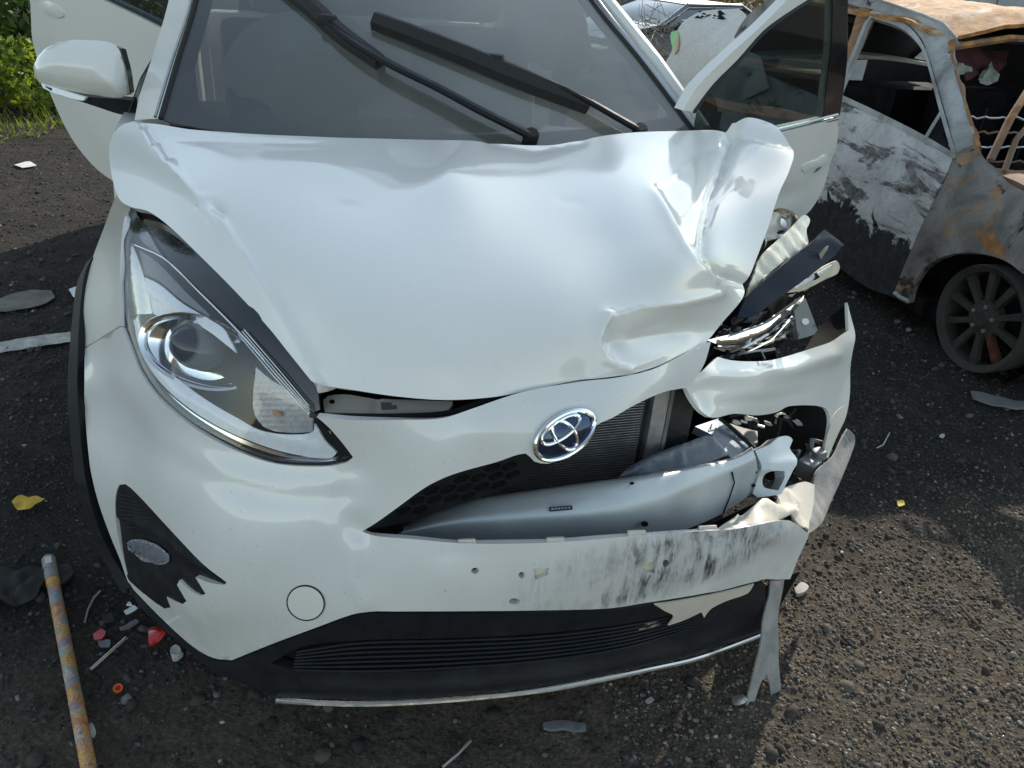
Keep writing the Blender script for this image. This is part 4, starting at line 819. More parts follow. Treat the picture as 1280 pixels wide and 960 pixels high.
def puff(name, c, d, seed):
    bm = bmesh.new(); bmesh.ops.create_icosphere(bm, subdivisions=4, radius=1); r_ = np.random.default_rng(seed); ks = r_.normal(0, 3.2, (7, 3)); ph = r_.uniform(0, 6, 7)
    for v in bm.verts:
        p = np.array(v.co); h = 1 + .17 * sum(math.sin(k @ p + q) for k, q in zip(ks, ph)) / 2
        v.co = Vector(np.array(c) + p * h * np.array(d))
    me = bpy.data.meshes.new(name); bm.to_mesh(me); bm.free(); me.polygons.foreach_set('use_smooth', [True] * len(me.polygons)); return link(name, me, CAR, AIRBAG)
puff('driver_airbag', (-.30, 1.62, 1.02), (.22, .12, .15), 1)
puff('curtain_airbag', (.56, 2.2, 1.18), (.05, .5, .16), 3)
MB().box((-.02, 1.62, 1.335), (.21, .03, .06), 0, .012).build('rear_view_mirror', GLOSS, CAR)

# ---- wipers, lifted a little off the glass
gWf = forward(gW, .045); gWn = forward(gW, .02)
def wiper(arm, blade, ra, rb):
    P = gWf(spline(arm, 12, False)); n = len(P)
    w = MB().tube(P, [ra * (1.15 - .35 * i / n) for i in range(n)], 8, flat=.55).build('wiper', BLACK, CAR)
    B = gWn(spline(blade, 14, False)); MB().tube(B, [rb * (.8 + .2 * math.sin(math.pi * i / (len(B) - 1))) for i in range(len(B))], 6, flat=1.1).build('wiper_blade', RUBBER, w)
    MB().tube(gW(spline(blade, 14, False)) + np.array([0, -.004, .006]), .003, 5).build('blade_lip', RUBBER, w)
    m_ = (P[-1] + P[-2]) / 2; MB().box(m_, (.045, .028, .028), -.5, .006).build('blade_connector', BLACK, w)
    MB().lathe(P[0], (0, -.5, .86), [(.020, -.03), (.020, .008), (.016, .014), (.001, .014)], 16).build('pivot_cap', BLACK, w)
wiper([(664,170),(640,158),(600,138),(550,111),(497,85),(456,62),(425,40),(404,20)], [(475,78),(425,42),(390,10),(350,-22),(300,-62)], .018, .024)
wiper([(800,163),(770,146),(735,126),(690,104),(640,82),(612,72)], [(468,26),(520,46),(580,70),(640,95),(700,118),(735,132)], .016, .029)
cowl = sheet('cowl', [[(215,156,1),(330,172),(535,186),(700,184),(860,168,1),(868,186,1),(700,202),(535,204),(330,190),(205,172,1)]], deeper(gW, .02), BLACK, CAR, step=14, thick=.01)

# ---- mirror on the closed front door
mg = surf([(43,88,1.48),(70,55,1.47),(140,54,1.44),(160,118,1.42),(80,112,1.44),(100,85,1.44)], 1e-2)
mh = sheet('door_mirror', [[(43,90),(45,76),(52,66),(66,56),(82,51),(105,50),(132,52),(147,58),(153,72),(158,96),(160,117,1),(152,122),(120,119),(85,113),(58,107),(47,100)]], mg, WHITE, CAR, step=5, thick=.004, flange=.10,
           disp=lambda A: .05 * (np.clip(dist(A, np.array([(43,90),(45,76),(52,66),(66,56),(82,51),(105,50),(132,52),(147,58),(153,72),(158,96),(160,117),(152,122),(120,119),(85,113),(58,107),(47,100),(43,90)]))[0] / 30, 0, 1) ** .6) + ridge(A, [(60, 92), (100, 98), (155, 104)], 6, .003))
sheet('mirror_edge', [[(142,56),(150,60,1),(158,88),(162,116,1),(158,119,1),(152,92)]], forward(mg, .004), GLOSS, mh, step=6, thick=.05)
sheet('side_repeater', [[(51,104,1),(70,110),(107,122,1),(104,126),(76,119),(54,110)]], forward(mg, .012), DRL, mh, step=6, thick=.02)
sheet('mirror_base', [[(56,108,1),(85,116),(110,121),(150,124),(172,126,1),(170,146,1),(150,143),(125,135),(95,125),(70,117)]], surf([(56,108,1.44),(110,121,1.44),(172,126,1.46),(170,146,1.46)], 1e-2), BLACK, mh, step=7, thick=.04)

# ---- rear door standing open on the left
h0 = np.array([-.85, 2.28, 0]); an = R(42); dn = np.array([math.cos(an), math.sin(an), 0])      # direction of the door is (-sin, cos)
gD = planar(on_plane(h0, (math.cos(an), math.sin(an), .10)))
rd = sheet('open_rear_door', [[(30,-60,1),(36,-20),(38,5),(42,60),(60,110),(85,165),(110,200),(135,222),(170,238,1),(200,150),(212,60),(208,36,1),(170,17),(134,0),(95,-20)]], gD, WHITE, CAR, step=9, thick=.05, disp=lambda A: .012 * np.clip(dist(A, [(38, 5), (42, 60), (60, 110), (85, 165), (110, 200), (135, 222)])[0] / 30, 0, 1) + ridge(A, [(50, 70), (120, 110), (200, 140)], 16, -.004))
sheet('door_glass', [[(100,-24,1),(134,-4),(170,13),(206,31,1),(214,-10),(200,-60,1),(120,-80)]], deeper(gD, .02), DOORGLASS, rd, step=12, thick=.004)
sheet('belt_moulding', [[(95,-22,1),(134,-3),(170,14),(207,33,1),(206,38,1),(169,20),(133,3),(93,-16,1)]], forward(gD, .004), GLOSS, rd, step=6, thick=.012)
sheet('door_handle', [[(48,4),(60,2),(76,12),(80,20),(70,22),(54,14)]], forward(gD, .03), WHITE, rd, step=5, thick=.018, disp=lambda A: pit(A, (65, 12), 14, 8, .008, .5))

# ---- front door standing open on the right
dp = np.array([1.0925, 1.2845, .95]); dd = np.array([.872, .49, 0]); nd = np.array([.49, -.872, -.06])
gO = planar(on_plane(dp, nd))
od = sheet('open_front_door', [[(868,186,1),(920,176),(966,166),(1047,148,1),(1047,170),(1041,200),(1029,236),(1013,262),(996,277),(978,288),(940,300),(900,306),(866,300,1)]], gO, WHITE, CAR, step=7, thick=.06, disp=lambda A: .010 * np.clip(dist(A, [(1047, 148), (1041, 200), (1029, 236), (996, 277), (940, 300)])[0] / 22, 0, 1) + ridge(A, [(960, 250), (1000, 238), (1040, 205)], 12, -.006))
fr = sheet('window_frame', [[(854,138,1),(871,109),(909,71),(950,34),(980,4),(1000,-16),(1030,-30),(1062,-34,1),(1060,0),(1059,75),(1049,144,1),(1029,148,1),(1036,95),(1041,45),(1042,-12,1),(1026,-8),(1006,6),(987,19),(957,40),(924,76),(894,106),(868,140,1)]], gO, WHITE, od, step=6, thick=.03)
sheet('frame_tape', [[(1029,149,1),(1035,95),(1040,45),(1041,-14,1),(1062,-34,1),(1060,0),(1059,75),(1050,144,1)]], forward(gO, .003), GLOSS, od, step=7, thick=.004)
strip('frame_seal', [(867,140),(892,107),(922,77),(955,40),(985,18),(1024,-7)], .006, RUBBER, od, gO)
sheet('door_glass', [[(868,186,1),(872,140),(894,106),(924,76),(957,39),(987,18),(1026,-8),(1043,-12,1),(1041,45),(1036,95),(1030,150,1),(966,167)]], deeper(gO, .012), DOORGLASS, od, step=14, thick=.004)
strip('belt_chrome', [(874,182),(978,160),(1047,143)], .004, ALU, od, forward(gO, .004))
strip('belt_moulding', [(874,187),(978,165),(1047,148)], .006, GLOSS, od, forward(gO, .004))
sheet('door_handle', [[(1002,212),(1006,205),(1020,200),(1033,194),(1037,197),(1034,204),(1020,210),(1006,216)]], forward(gO, .028), WHITE, od, step=4, thick=.014, disp=lambda A: pit(A, (1019, 205), 16, 6, .006, -.4))
sheet('handle_recess', [ell(1014, 206, 15, 11, -.4)], forward(gO, .0125), GREYPL, od, step=5, thick=.002)
od['label'] = 'open front door with black window frame'
# ================================================================== the burnt-out saloon on the right
def burnt(name, lo, hi, soot_z=None, rust=.0, rust_z=None, soot=.5, scale=5.0):
    M_, nt, b = nodes(name); v = coords(nt); sx = N(nt, 'ShaderNodeSeparateXYZ'); nt.links.new(v, sx.inputs[0])
    base = ramp(nt, noise(nt, v, scale, 7, .62, .6), [(.32, lo), (.62, hi)])
    base = mixc(nt, ramp(nt, noise(nt, v, 55, 5, .7), [(.5, (0, 0, 0)), (.75, (.45,) * 3)]), base, (.20, .20, .20))
    n1 = noise(nt, v, 6.5, 8, .68, .8)
    s = N(nt, 'ShaderNodeMath', operation='MULTIPLY_ADD'); s.inputs[1].default_value = -2.4 if soot_z else 0.0; s.inputs[2].default_value = 2.4 * soot_z if soot_z else 0.0; nt.links.new(sx.outputs[2], s.inputs[0])
    t = N(nt, 'ShaderNodeMath', operation='ADD'); nt.links.new(s.outputs[0], t.inputs[0]); nt.links.new(n1, t.inputs[1])
    if soot_z:
        vp = coords(nt, (1, .55, 2.2)); pt = ramp(nt, noise(nt, vp, 4.6, 7, .66, .5), [(.52, (0, 0, 0)), (.58, (1, 1, 1))]); base = mixc(nt, pt, base, ramp(nt, noise(nt, v, 26, 5, .7), [(.35, (.05, .05, .05)), (.62, (.24, .235, .23))]))
    k = ramp(nt, t.outputs[0], [(soot, (0, 0, 0)), (min(.99, soot + .05), (1, 1, 1))])
    base = mixc(nt, k, base, ramp(nt, noise(nt, v, 30, 4), [(.3, (.012, .012, .013)), (.7, (.04, .04, .042))]))
    if rust:
        n2 = noise(nt, v, 4.2, 7, .65, 1.0)
        r_ = ramp(nt, n2, [(1 - rust - .08, (0, 0, 0)), (1 - rust + .06, (1, 1, 1))])
        base = mixc(nt, r_, base, ramp(nt, noise(nt, v, 24, 5), [(.3, (.20, .075, .020)), (.7, (.55, .27, .085))]))
    nt.links.new(base, b.inputs['Base Color']); b.inputs['Roughness'].default_value = .8; b.inputs['Specular IOR Level'].default_value = .3
    bump(nt, b, noise(nt, v, 40, 8, .75), .7, .008); return M_
B_DOOR = burnt('scorched_white_door_paint', (.42, .425, .43), (.64, .65, .65), soot_z=.39, soot=.55, rust=.0)
B_QTR = burnt('ash_grey_burnt_steel', (.095, .087, .078), (.30, .285, .265), soot=.55, rust=.36)
B_PIL = burnt('ash_white_burnt_pillar', (.20, .20, .19), (.46, .47, .46), soot=.62, rust=.27)
B_ROOF = burnt('rusted_burnt_roof', (.44, .36, .27), (.64, .57, .46), soot=.68, rust=.56, scale=3.5)
B_RUST = burnt('rusty_bare_steel', (.14, .09, .06), (.26, .16, .10), soot=.6, rust=.45)
B_FRONT = burnt('dirty_white_unburnt_paint', (.64, .62, .57), (.72, .70, .655), soot=.80, rust=.24)
CHAR = simple('charred_black_interior', (.014, .014, .016), .9, var=.5, vscale=18, bmp=.5, bscale=40, spec=.08)
B_RIM = simple('charred_alloy', (.042, .037, .033), .8, .1, var=.45, vscale=16, bmp=.3, bscale=60)
HEATED = simple('heat_reddened_alloy', (.12, .045, .030), .6, .3, var=.5, vscale=30)
BC = thing('burnt_car', (3.1, 2.6, 0), 'burnt-out saloon with rusted roof, empty windows and blackened wheel', 'car')
BX = [(1118,375,'x',2.24),(1050,330,'x',2.25),(1000,290,'x',2.26),(1135,378,'x',2.25),(1202,315,'x',2.25),(1280,342,'x',2.25),(1150,285,'x',2.25),(1047,118,'x',2.32),(1100,143,'x',2.31),(1192,195,'x',2.30),(1221,180,'x',2.36),(1246,210,'x',2.36),(1280,239,'x',2.34),(1120,230,'x',2.26),(1230,260,'x',2.27),
      (1087,21,'x',2.50),(1141,47,'x',2.49),(1171,124,'x',2.39),(1186,54,'x',2.53),(1060,5,'x',2.5),(1040,-2,'x',2.5),(1209,137,'x',2.42),(1350,275,'x',2.30),(1350,390,'x',2.26)]
gX = surf(BX, 1e-3)
TB = (-1, -.3, .2)
door = sheet('rear_door', [[(1030,108,1),(1049,120),(1100,146),(1155,174),(1191,196,1),(1181,222),(1168,250),(1150,287),(1132,330),(1118,372,1),(1085,360),(1050,335),(1010,300),(975,268,1)]], gX, B_DOOR, BC, step=7, thick=.03, toward=TB,
     disp=lambda A: wavy(A, .003, 22, 21) + ridge(A, [(1040, 262), (1080, 272), (1130, 300)], 4, -.006) + ridge(A, [(1040, 200), (1100, 215), (1170, 235)], 18, .008))
for x, y in ((1064, 262), (1094, 281), (1126, 300)): sheet('bolt_hole', [ell(x, y, 2.2, 1.8)], forward(gX, .003), CHAR, door, step=3, thick=.001)
sheet('window_sill', [[(1047,116,1),(1100,141),(1155,169),(1194,192,1),(1193,198,1),(1154,176),(1099,148),(1046,123,1)]], forward(gX, .006), B_PIL, door, step=6, thick=.02, toward=TB)
sheet('window_frame', [[(1040,118,1),(1055,86),(1068,58),(1083,22),(1090,13),(1100,15),(1128,27),(1148,46),(1158,66),(1168,98),(1182,148),(1196,194,1),(1190,194,1),(1175,142),(1168,115),(1160,84),(1151,60),(1141,47),(1124,34),(1096,24),(1088,22),(1075,52),(1058,92),(1046,120,1)]], gX, B_PIL, door, step=5, thick=.03, toward=TB)
sheet('door_pillar', [[(1076,8),(1090,14,1),(1072,52),(1053,92),(1044,118,1),(1036,112,1),(1052,75),(1064,42)]], deeper(gX, .03), B_RUST, BC, step=7, thick=.05, toward=TB)
MB().tube(gX([(1176, 141), (1166, 157), (1156, 174)]), .008, 6).build('window_divider', B_PIL, door)
sheet('quarter_light_panel', [[(1175,142,1),(1156,174,1),(1188,192,1)]], deeper(gX, .012), CHAR, door, step=6, thick=.004, toward=TB)
qp = sheet('rear_wing', [[(1195,192,1),(1205,186),(1221,179,1),(1231,199),(1246,211),(1259,227),(1280,239),(1320,258),(1400,290,1),(1430,390,1),(1360,400),(1330,385),(1310,362),(1280,342),(1259,327),(1234,318),(1202,316),(1174,323),(1152,340),(1140,362),(1136,379,1),(1116,368,1),(1130,333),(1150,288),(1170,249),(1183,222)]], gX, B_QTR, BC, step=6.5, thick=.01, toward=TB, flange=.03,
     disp=lambda A: wavy(A, .003, 26, 31) + ridge(A, [(1146, 366), (1156, 344), (1178, 328), (1204, 321), (1236, 323), (1282, 348)], 6, .012))
MB().tube(forward(gX, .002)([(1136, 377), (1126, 372), (1118, 366)]), .010, 6).build('sill_end', B_PIL, qp)
sheet('rear_pillar', [[(1030,-12,1),(1060,4),(1092,11),(1124,24),(1146,40),(1158,62),(1168,95),(1184,150),(1196,193,1),(1208,190),(1223,182,1),(1212,142),(1200,103),(1190,62),(1187,52),(1196,47,1),(1178,29),(1152,18),(1120,8),(1092,-2),(1040,-24,1)]], deeper(gX, .006), B_PIL, BC, step=6, thick=.05, toward=TB, disp=lambda A: ridge(A, [(1070, 6), (1128, 22), (1152, 42), (1166, 80), (1188, 160)], 3, -.012))
sheet('rear_screen_edge', [[(1184,52,1),(1192,48),(1190,60),(1201,103),(1213,142),(1227,184,1),(1220,184,1),(1208,140),(1197,103)]], gX, B_RUST, BC, step=5, thick=.03, toward=TB, disp=lambda A: wavy(A, .004, 5, 2))
def roofz(x, y): return 1.205 + .07 * (1 - ((x - 3.12) / .62) ** 2) - .30 * np.maximum(0, 2.55 - y) ** 1.3 - .10 * np.maximum(0, y - 3.2) ** 2
rgb = lambda A: np.stack([A[:, 0] / 100, A[:, 1] / 100, roofz(A[:, 0] / 100, A[:, 1] / 100)], 1)
sheet('roof', [[(251, 238, 1), (258, 228), (300, 233), (340, 234), (366, 226), (373, 238, 1), (374, 300), (370, 350, 1), (312, 362), (254, 350, 1), (250, 300)]], rgb, B_ROOF, BC, step=6, thick=.018, toward=(0, 0, 1), disp=lambda A: wavy(A, .006, 9, 14))
MB().tube([(2.57, 2.275, 1.118), (2.9, 2.30, 1.165), (3.3, 2.31, 1.165), (3.66, 2.265, 1.12)], .016, 6).build('roof_rear_rail', B_RUST, BC)
MB().tube([atX(1196, 48, 2.53), atX(1179, 29, 2.53), atX(1152, 18, 2.53), atX(1090, -3, 2.53)], .007, 6).build('drip_rail', B_PIL, BC)
# inside: charred seats, wires, scraps of cloth
MB().box((3.12, 2.8, .10), (1.6, 3.2, .06), 0, .01).build('floor_pan', CHAR, BC)
MB().box((3.97, 2.8, .48), (.06, 3.6, .75), 0, .02).build('far_side', CHAR, BC)
DARK_FILL = simple('dark_window_fill', (.016, .017, .020), .5, var=.6, vscale=8)
for y0, y1 in ((1.75, 2.62), (2.66, 3.55)):  # dark panels added in the far window openings so the interior reads dark
    mesh('added_far_panel', [(3.96, y0, .80), (3.96, y1, .80), (3.74, y1 - (.12 if y1 > 3 else 0), 1.20), (3.74, y0 + (.38 if y0 < 2 else 0), 1.20)], [(0, 1, 2, 3)], DARK_FILL, BC, False)
mesh('front_screen', [(2.45, 3.95, .86), (3.8, 3.95, .86), (3.70, 3.48, 1.2), (2.56, 3.48, 1.2)], [(0, 1, 2, 3)], DARK_FILL, BC, False)
MB().box((3.12, 2.75, 1.15), (1.1, .9, .02)).build('headlining', CHAR, BC)
for x in (2.72, 3.5): MB().box((x, 3.05, .52), (.46, .14, .62), 0, .04, ).build('seat_frame', CHAR, BC)
MB().box((3.12, 2.10, .42), (1.35, .10, .44), 0, .03).build('rear_seat_frame', CHAR, BC)
MB().box((3.12, 3.62, .55), (1.4, .30, .40), 0, .05).build('dashboard_remains', CHAR, BC)
MB().box((3.12, 1.75, .35), (1.45, .8, .3), 0, .02).build('boot_well', CHAR, BC)
for k, (y, z) in enumerate(((2.02, .86), (2.0, .80), (1.98, .74), (1.96, .68))):
    MB().tube([(2.45 + .012 * i, y + .006 * math.sin(i * 1.1), z + .006 * math.sin(i * .9 + k)) for i in range(0, 100, 3)], .005, 5).build('seat_spring', ALU if k % 2 == 0 else B_RUST, BC)
for i in range(9): MB().tube([(2.5 + i * .13, 2.02, .62), (2.5 + i * .13, 2.02, .90)], .005, 5).build('seat_wire', CHAR, BC)
CLOTH = simple('scorched_maroon_cloth', (.10, .03, .04), .9, var=.4, vscale=20, bmp=.3, bscale=30); PALE = simple('pale_crumpled_insulation', (.42, .46, .40), .9, var=.3, vscale=40, bmp=.5, bscale=60)
gI = surf([(1195,55,2.62),(1270,60,2.9),(1200,110,2.45),(1270,110,2.6)], 1e-2)
sheet('hanging_cloth', [[(1192,58,1),(1225,60),(1262,62,1),(1258,80),(1245,92),(1228,90),(1214,98),(1203,88),(1196,72)]], gI, CLOTH, BC, step=5, thick=.006, disp=lambda A: wavy(A, .02, 8, 4))
sheet('crumpled_insulation', [[(1196,77,1),(1210,82),(1215,90,1),(1203,88),(1195,84)]], forward(gI, .05), PALE, BC, step=4, thick=.02, disp=lambda A: wavy(A, .01, 4, 6))
sheet('crumpled_insulation', [[(1241,76,1),(1248,90),(1249,100),(1240,103),(1229,97,1),(1234,86)]], forward(gI, .05), PALE, BC, step=4, thick=.02, disp=lambda A: wavy(A, .01, 4, 8))
MB().tube([atY(1290, 105, 1.9), atY(1262, 150, 1.75), atY(1238, 200, 1.62)], .016, 6, flat=.5).build('boot_hinge', B_RUST, BC)
MB().tube([atY(1300, 140, 1.75), atY(1270, 175, 1.65), atY(1255, 215, 1.55)], .012, 6).build('boot_stay', B_RUST, BC)
dk = lambda A: np.stack([A[:, 0] / 100, A[:, 1] / 100, .715 + .01 * np.sin(A[:, 0] / 9) - .03 * (170 - A[:, 1]) / 100], 1)
sheet('boot_rim', [[(238, 172, 1), (384, 172, 1), (384, 60, 1), (238, 60, 1)], [(256, 158, 1), (366, 158, 1), (366, 74, 1), (256, 74, 1)]], dk, B_RUST, BC, step=7, thick=.03, toward=(0, 0, 1), disp=lambda A: wavy(A, .008, 7, 5))
MB().box((3.12, .58, .46), (1.6, .08, .42), 0, .03).build('rear_panel', B_QTR, BC)
# blackened wheel resting on its rim
def burnt_wheel(c, s, parent, r=.215):
    w = MB().lathe(c, (s, 0, 0), [(r * .93, .02), (r, .03), (r * 1.02, .015), (r, -.10), (r * .9, -.12), (r * .86, -.02), (r * .88, .012), (r * .93, .02)], 44).build('wheel', B_RIM, parent)
    MB().lathe(c, (s, 0, 0), [(.001, .016), (.030, .016), (.034, .010), (.075, .0), (.08, -.03)], 28).build('hub', B_RIM, w)
    MB().lathe(c, (s, 0, 0), [(r * .85, -.075), (.001, -.08)], 28).build('brake_disc', CHAR, w)
    for k in range(10):
        a = 2 * math.pi * (k + .25) / 10; u = np.array([0, math.cos(a), math.sin(a)]); q = np.array([0, -math.sin(a), math.cos(a)]); cc = np.array(c) + np.array([s * .0, 0, 0])
        V = []
        for t, wd, h in ((.05, .016, .002), (.12, .015, .008), (r * .9, .022, .006)):
            for e, hh in ((-1, -.02), (-1, h), (1, h), (1, -.02)): V.append(cc + u * t + q * wd * e * .8 + np.array([s * hh, 0, 0]))
        F = [(j * 4 + i, j * 4 + (i + 1) % 4, j * 4 + 4 + (i + 1) % 4, j * 4 + 4 + i) for j in range(2) for i in range(4)] + [(0, 3, 2, 1), (8, 9, 10, 11)]
        MB().add(V, F).build('spoke', HEATED if k in (6,) else B_RIM, w, True, 30)
    for k in range(5):
        a = 2 * math.pi * k / 5 + .3; MB().lathe(np.array(c) + np.array([s * .006, math.cos(a) * .05, math.sin(a) * .05]), (s, 0, 0), [(.009, 0), (.009, .008), (.001, .009)], 8).build('wheel_nut', ALU, w)
burnt_wheel((2.27, 1.325, .215), -1, BC)
MB().lathe((2.36, 1.36, .215), (-1, 0, 0), [(.29, .04), (.29, -.2), (.01, -.2)], 28).build('wheel_arch_liner', CHAR, BC)
fw = MB().lathe((2.36, 3.98, .30), (-1, 0, 0), [(.19, .09), (.26, .095), (.30, .05), (.30, -.06), (.2, -.09), (.19, .05), (.02, .06)], 36).build('front_wheel', RUBBER, BC)
# front half: door, wing, bonnet
bs = lambda A: np.stack([2.26 + .25 * np.maximum(0, A[:, 1] / 100 - .62) ** 1.4, A[:, 0] / 100, A[:, 1] / 100], 1)
sheet('front_door', [[(268, 12, 1), (362, 12, 1), (366, 50), (366, 84, 1), (310, 82), (268, 80, 1)]], bs, B_DOOR, BC, step=8, thick=.04, toward=(-1, 0, 0))
sheet('sill', [[(165, 8, 1), (366, 10, 1), (366, 17, 1), (165, 15, 1)]], lambda A: bs(A) + np.array([.02, 0, 0]), CHAR, BC, step=9, thick=.05, toward=(-1, 0, 0))
sheet('rear_wing_end', [[(54, 24, 1), (100, 24, 1), (104, 40), (120, 52, 1), (120, 70, 1), (54, 69, 1)]], lambda A: bs(A) + np.array([.03, 0, 0]), B_QTR, BC, step=8, thick=.02, toward=(-1, 0, 0))
gN = surf([(827,92,'x',2.33),(842,41,'x',2.42),(871,16,'x',2.56),(923,11,'x',2.62),(916,51,'x',2.42),(855,118,'x',2.33),(900,70,'x',2.36),(890,130,'x',2.32),(950,60,'x',2.36)], 1e-3)
nw = sheet('front_wing', [[(823,104,1),(830,84),(839,64),(843,45),(852,28),(871,16),(887,13),(923,10,1),(932,20),(922,40),(918,54),(950,70,1),(960,110,1),(900,140,1),(880,128),(868,113),(858,112),(850,122),(845,135,1),(832,120)]], gN, B_FRONT, BC, step=6, thick=.01, toward=TB, disp=lambda A: wavy(A, .005, 16, 41) + ridge(A, [(840, 90), (880, 100), (920, 100)], 14, .012))
LAMPG = simple('green_tinted_lamp', (.16, .50, .05), .3, coat=.6); 
sheet('indicator_lamp', [[(839,40,1),(846,38),(848,52),(846,66,1),(841,60),(838,48)]], forward(gN, .02), LAMPG, nw, step=5, thick=.02)
sheet('indicator_lamp_edge', [[(845,50,1),(848,46),(847,62),(843,68,1)]], forward(gN, .03), AMBER, nw, step=5, thick=.01)
rs = np.random.default_rng(9)
for k in range(22):
    a, b = rs.uniform(872, 908), rs.uniform(14, 23); w = rs.uniform(1.5, 4); sheet('glass_crumb', [[(a - w, b, 1), (a, b - w * .6, 1), (a + w, b + w * .3, 1)]], forward(gN, .012), VOIDM, nw, step=9, thick=.008)
sheet('front_pillar', [[(914,54,1),(924,34),(934,20),(950,6),(975,-12),(1000,-24,1),(1014,-18,1),(990,-4),(962,14),(940,34),(928,56,1)]], surf([(914,54,'x',2.42),(934,20,'x',2.5),(1000,-24,'x',2.54),(928,56,'x',2.42)], 1e-2), B_QTR, BC, step=6, thick=.05, toward=TB)
bnz = lambda A: np.stack([A[:, 0] / 100, A[:, 1] / 100, .86 + .05 * np.cos((A[:, 0] - 312) / 45) - .22 * np.maximum(0, (A[:, 1] - 400) / 100) ** 1.5], 1)
sheet('bonnet', [[(252, 372, 1), (312, 366), (374, 372, 1), (376, 440), (366, 476, 1), (312, 484), (258, 476, 1), (250, 440)]], bnz, B_FRONT, BC, step=9, thick=.02, toward=(0, 0, 1))
MB().box((3.12, 4.72, .42), (1.55, .18, .5), 0, .08).build('front_bumper', B_FRONT, BC)
# ================================================================== things behind
DARKP = paint('dark_blue_grey_paint', (.035, .042, .055), .4, .35); SILVP = paint('silver_grey_paint', (.24, .25, .27), .5, .35)
CARGLASS = simple('hazy_reflecting_glass', (.10, .11, .12), .12, 0, coat=1.0, var=.2)
def saloon(name, label, loc, rz, P_, H_):
    T = 1.25; t = thing(name, loc, label, 'car'); cz, sz = math.cos(rz), math.sin(rz); L = np.array(loc)
    def W(v): v = np.array(v, float); return np.stack([v[..., 0] * cz - v[..., 1] * sz + L[0], v[..., 0] * sz + v[..., 1] * cz + L[1], v[..., 2] + L[2]], -1)
    # lower body lofted along its length (x forward)
    st = [(-2.1, .62, .30, .70), (-2.0, .78, .24, .84), (-1.4, .86, .22, .95), (-.4, .88, .20, .96), (.8, .88, .20, .94), (1.5, .86, .22, .86), (1.95, .80, .24, .74), (2.15, .62, .30, .60)]
    prof = lambda hw, z0, z1: [(-hw * .86, z0), (-hw, z0 + .15), (-hw, z0 + (z1 - z0) * .55), (-hw * .94, z1 - .03), (-hw * .6, z1 + .02), (0, z1 + .03), (hw * .6, z1 + .02), (hw * .94, z1 - .03), (hw, z0 + (z1 - z0) * .55), (hw, z0 + .15), (hw * .86, z0)]
    V, F = [], []
    for x, hw, z0, z1 in st: V += [(x, a, b) for a, b in prof(hw, z0, z1)]
    n = 11
    for i in range(len(st) - 1):
        for k in range(n - 1): F.append((i * n + k, i * n + k + 1, (i + 1) * n + k + 1, (i + 1) * n + k))
    F += [tuple(range(n)), tuple((len(st) - 1) * n + k for k in range(n))[::-1]]
    o = mesh('body', W(V), F, P_, t); md = o.modifiers.new('round', 'SUBSURF'); md.levels = 2; md.render_levels = 2
    def patch(nm, q, mat, th=.006, up=(0, 0, 1)):
        q = W(q); V_, F_ = [], []; K = 8
        for i in range(K + 1):
            for j in range(K + 1):
                u, v = i / K, j / K; V_.append((1 - u) * (1 - v) * q[0] + u * (1 - v) * q[1] + u * v * q[2] + (1 - u) * v * q[3] + np.array([0, 0, .03 * math.sin(math.pi * u) * math.sin(math.pi * v)]))
        for i in range(K):
            for j in range(K): a = i * (K + 1) + j; F_ += [(a, a + K + 1, a + K + 2), (a, a + K + 2, a + 1)]
        P2, F2 = np.array(V_), np.array(F_); nr = normals(P2, F2)
        if nr[:, 2].sum() < 0: F2 = F2[:, ::-1]; nr = -nr
        return solid(nm, P2, F2, nr, mat, t, th)
    patch('bonnet', [(1.98, -.62, .80), (1.98, .62, .80), (.98, .70, .985), (.98, -.70, .985)], H_, .01)
    patch('windscreen', [(1.0, -.70, .98), (1.0, .70, .98), (.32, .56, T), (.32, -.56, T)], CARGLASS)
    patch('roof', [(.32, -.56, T + .01), (.32, .56, T + .01), (-.9, .56, T + .01), (-.9, -.56, T + .01)], P_, .02)
    patch('rear_screen', [(-.9, -.56, T), (-.9, .56, T), (-1.5, .66, .98), (-1.5, -.66, .98)], CARGLASS)
    for s in (-1, 1):
        patch('side_window', [(.86, s * .76, .97), (-1.2, s * .76, .97), (-.85, s * .585, T - .03), (.32, s * .585, T - .03)], CARGLASS, .01)
        for a, b in (((1.02, s * .74, .96), (.33, s * .58, T)), ((.33, s * .58, T), (-.9, s * .58, T)), ((-.9, s * .58, T), (-1.5, s * .72, .96)), ((-.25, s * .76, .96), (-.22, s * .59, T - .01))):
            MB().tube(W([a, b]), .03, 8).build('pillar', P_, t)
        MB().tube(W([(.34, s * .615, T - .03), (-.9, s * .615, T - .03)]), .008, 6).build('window_trim', ALU, t)
        MB().tube(W([(.98, s * .775, .985), (.34, s * .615, T - .035)]), .008, 6).build('window_trim', ALU, t)
        mb = MB(); mc = W((.72, s * .95, 1.02)); mb.box(mc, (.10, .20, .13), rz, .035); mb.tube([mc, W((.74, s * .78, .98))], .02, 6); mb.build('door_mirror', P_, t)
        for x in (1.32, -1.28):
            w = MB().lathe(W((x, s * .78, .31)), (-sz * s, cz * s, 0), [(.19, -.09), (.29, -.09), (.31, -.05), (.31, .05), (.29, .085), (.20, .09), (.19, .06), (.03, .07), (.001, .07)], 32).build('wheel', RUBBER, t)
        MB().box(W((2.02, s * .55, .66)), (.16, .30, .12), rz, .03).build('headlamp', CHROME_DULL, t)
    return t
_a = atZ(824, 34, .34)                                   # foot of the near windscreen pillar
rz = R(200); c_, s_ = math.cos(rz), math.sin(rz)
